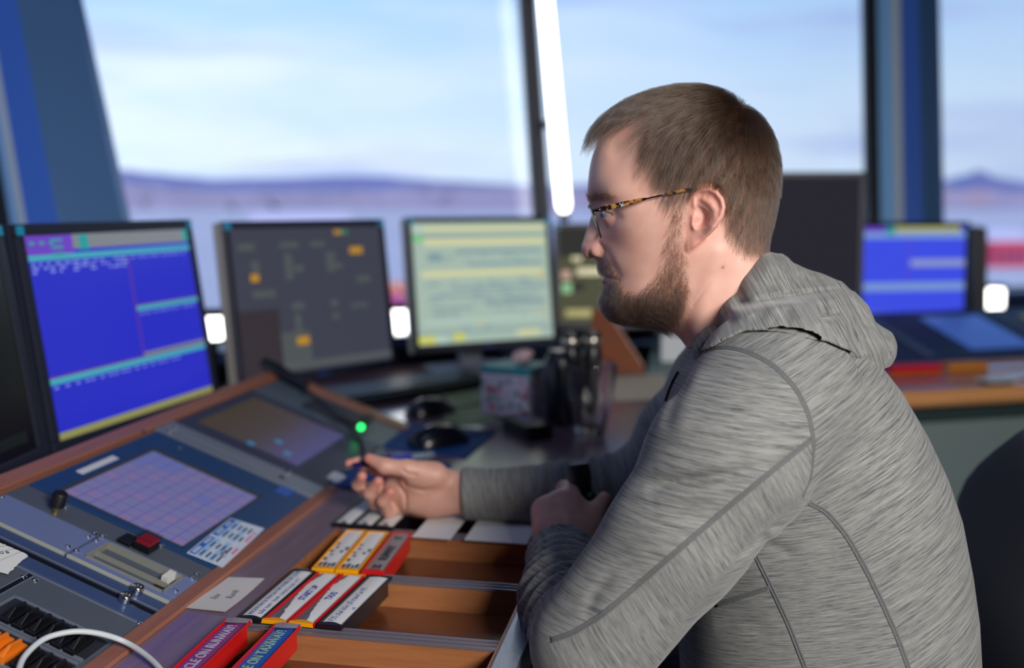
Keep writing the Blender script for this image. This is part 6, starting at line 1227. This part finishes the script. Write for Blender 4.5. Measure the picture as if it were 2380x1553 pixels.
for sg in (1, -1):
    tmp = lambda L_: gpath([(x, y, l*sg) for x, y, l in L_]) if sg > 0 else [to_world(((MF@(p+GO-HC))*np.array([1, -1, 1]))[None])[0]-GO for p in gpath(L_)]
    def flat(L_, hh, th):
        P_ = tmp(L_); R = []
        for i, p in enumerate(P_):
            tg = P_[min(i+1, len(P_)-1)]-P_[max(i-1, 0)]; tg /= np.linalg.norm(tg); up = ZZ-tg*tg[2]; up /= np.linalg.norm(up); sd = np.cross(tg, up)
            R.append([p+up*hh[i]*math.copysign(abs(math.sin(a))**.7, math.sin(a))+sd*th*math.copysign(abs(math.cos(a))**.7, math.cos(a)) for a in [2*math.pi*k/14 for k in range(14)]])
        return MB().rings(R)
    tp = flat([(1396, 486, .0700), (1410, 483, .0705), (1450, 474, .0720), (1488, 465, .0735), (1502, 462, .0740)], [.0026, .0029, .0026, .0021, .0012], .0011).build('temple', tort, gl, smooth=50)
    MB().tube(tmp([(1377, 490, .0672), (1386, 489, .0695), (1398, 486, .0701)]), [.0011, .0016, .0017], 10).build('hinge', gun, gl, smooth=True)
    MB().tube(tmp([(1498, 463, .0738), (1528, 456, .0750), (1553, 451, .0764)]), .0008, 8).build('temple_wire', gun, gl, smooth=True)
    MB().tube(tmp([(1550, 452, .0762), (1570, 447, .0768), (1592, 442, .0768), (1612, 441, .0758), (1640, 450, .0755), (1664, 472, .074), (1672, 500, .072)]), [.0011, .0019, .0020, .0020, .0019, .0018, .0014], 10).build('temple_tip', tort, gl, smooth=True)
    # lens: rounded rectangle, slanted and slightly wrapped
    NL = 40; top_o, bot_o = MF@(G(1372, 474, .067)-HC), MF@(G(1402, 555, .055)-HC); ax = bot_o-top_o; ax[1] = 0; rim = []
    for k in range(NL):
        a = 2*math.pi*k/NL; u = math.copysign(abs(math.cos(a))**.62, math.cos(a)); v = math.copysign(abs(math.sin(a))**.62, math.sin(a)); yy = .0405+.0265*u*(1-.10*(v > 0)*v); tt = .5+.5*v
        p = np.array([top_o[0], 0, top_o[2]])+ax*tt; p[1] = yy*sg; p[0] += .0062*(1-((yy-.012)/.055)**1.6); rim.append(to_world(p[None])[0]-GO)
    cen = np.mean(rim, 0)+FX*.0012
    MB().add([tuple(p) for p in rim]+[tuple(p*.5+cen*.5+FX*.0008) for p in rim]+[tuple(cen+FX*.0008)], [(k, (k+1) % NL, NL+(k+1) % NL, NL+k) for k in range(NL)]+[(NL+k, NL+(k+1) % NL, 2*NL) for k in range(NL)]).build('lens', glass_mat('lens_glass', (.97, .98, 1), .10), gl, smooth=True)
    MB().tube(rim, .00075, 8, closed=True).build('rim', rimm, gl, smooth=True)
    MB().tube(tmp([(1376, 492, .012), (1386, 500, .010), (1392, 510, .0125)]), .0005, 6).build('pad_arm', gun, gl, smooth=True)
    e = MB(); c = tmp([(1393, 513, .0145)])[0]; e.lathe([(.0004, -.0052), (.0020, -.004), (.0026, 0), (.0020, .004), (.0004, .0052)], 12, 0, tuple(c)); e.build('nose_pad', mat('pad_dark', (40, 36, 40), .3), gl, smooth=True)
br = [G(1371, 484, .0135)-GO, G(1368, 480, .006)-GO, G(1367, 479, 0)-GO, G(1368, 480, -.006)-GO, G(1371, 484, -.0135)-GO]
MB().tube(br, .0010, 10).build('bridge', gun, gl, smooth=True)
E_ = [[(1440, 471), (1444, 475), (1449, 470), (1448, 476), (1451, 479), (1446, 480), (1442, 481), (1443, 477), (1439, 474)]]
mb = MB(); y_ = .0736; pts = [G(x, y, y_)-GO for x, y in E_[0]]; mb.rings([[p+LY*s_ for p in pts] for s_ in (-.0006, .0002)]); mb.build('emblem', mat('emblem_silver', (225, 225, 228), .3, metal=.6), gl)

# ================================================================ THINGS IN HIS HANDS
p0, p1 = at_depth(1344, 1078, 1.300), at_depth(1362, 1212, 1.294); ax = p0-p1; ln = np.linalg.norm(ax); o = thing('push_to_talk_handset', 'black cylindrical handset with green button held upright in his left hand', 'handset', tuple(p1)); o.rotation_euler = Vector(ax).to_track_quat('Z', 'Y').to_euler()
hm = mat('handset_black', (14, 14, 19), .42, coat=.15); r = .0150
MB().lathe([(.010, 0), (.0132, .002), (.0132, ln-.030), (.0144, ln-.028), (.0144, ln-.0265), (.0137, ln-.0262), (.0137, ln-.0225), (r, ln-.022), (r, ln-.004), (r-.0012, ln-.002), (r-.0014, ln), (.0004, ln)], 32).build('barrel', hm, o, smooth=35)
bc = MF.T@(MF@(at_depth(1379, 1156, 1.286)-np.array(o.location))); inv = o.rotation_euler.to_matrix().transposed(); q = np.array(inv@Vector(bc))
nx = np.array([q[0], q[1], 0]); nx /= np.linalg.norm(nx); MB().tube([nx*.010+[0, 0, q[2]], nx*.0150+[0, 0, q[2]]], [.0085, .0078], 18).build('button_mount', hm, o, smooth=40)
MB().tube([nx*.0150+[0, 0, q[2]], nx*.0166+[0, 0, q[2]], nx*.0172+[0, 0, q[2]]], [.0074, .0070, .005], 18).build('green_button', mat('button_green', (34, 92, 44), .4), o, smooth=40)
MB().tube([(0, 0, .001), (.002, 0, -.02), (.01, .005, -.035)], .0025, 8).build('cord', hm, o, smooth=True)
p0, p1 = at_depth(802, 1091, 1.360), at_depth(905, 1061, 1.426); ax = p1-p0; ln = np.linalg.norm(ax); o = thing('marker_pen', 'dark purple-blue pen pinched between thumb and forefinger of the outstretched hand', 'pen', tuple(p0)); o.rotation_euler = Vector(ax).to_track_quat('Z', 'Y').to_euler()
MB().lathe([(.0010, 0), (.0026, .004), (.0034, .012)], 18).build('tip', mat('pen_tip_grey', (120, 124, 128), .25, metal=.7), o, smooth=40); MB().lathe([(.0046, .012), (.0052, .016), (.0052, ln-.004), (.004, ln)], 18).build('barrel', mat('pen_navy', (34, 24, 84), .25, coat=.4), o, smooth=40)
# zip at the collar
zm = mat('zip_dark', (22, 24, 36), .5)
if len(zp) > 2:
    o = MB().tube([tuple(p+nr*.001) for p, nr in zp], .0018, 8).build('zipper', zm, None, smooth=True); o.parent = hoodie
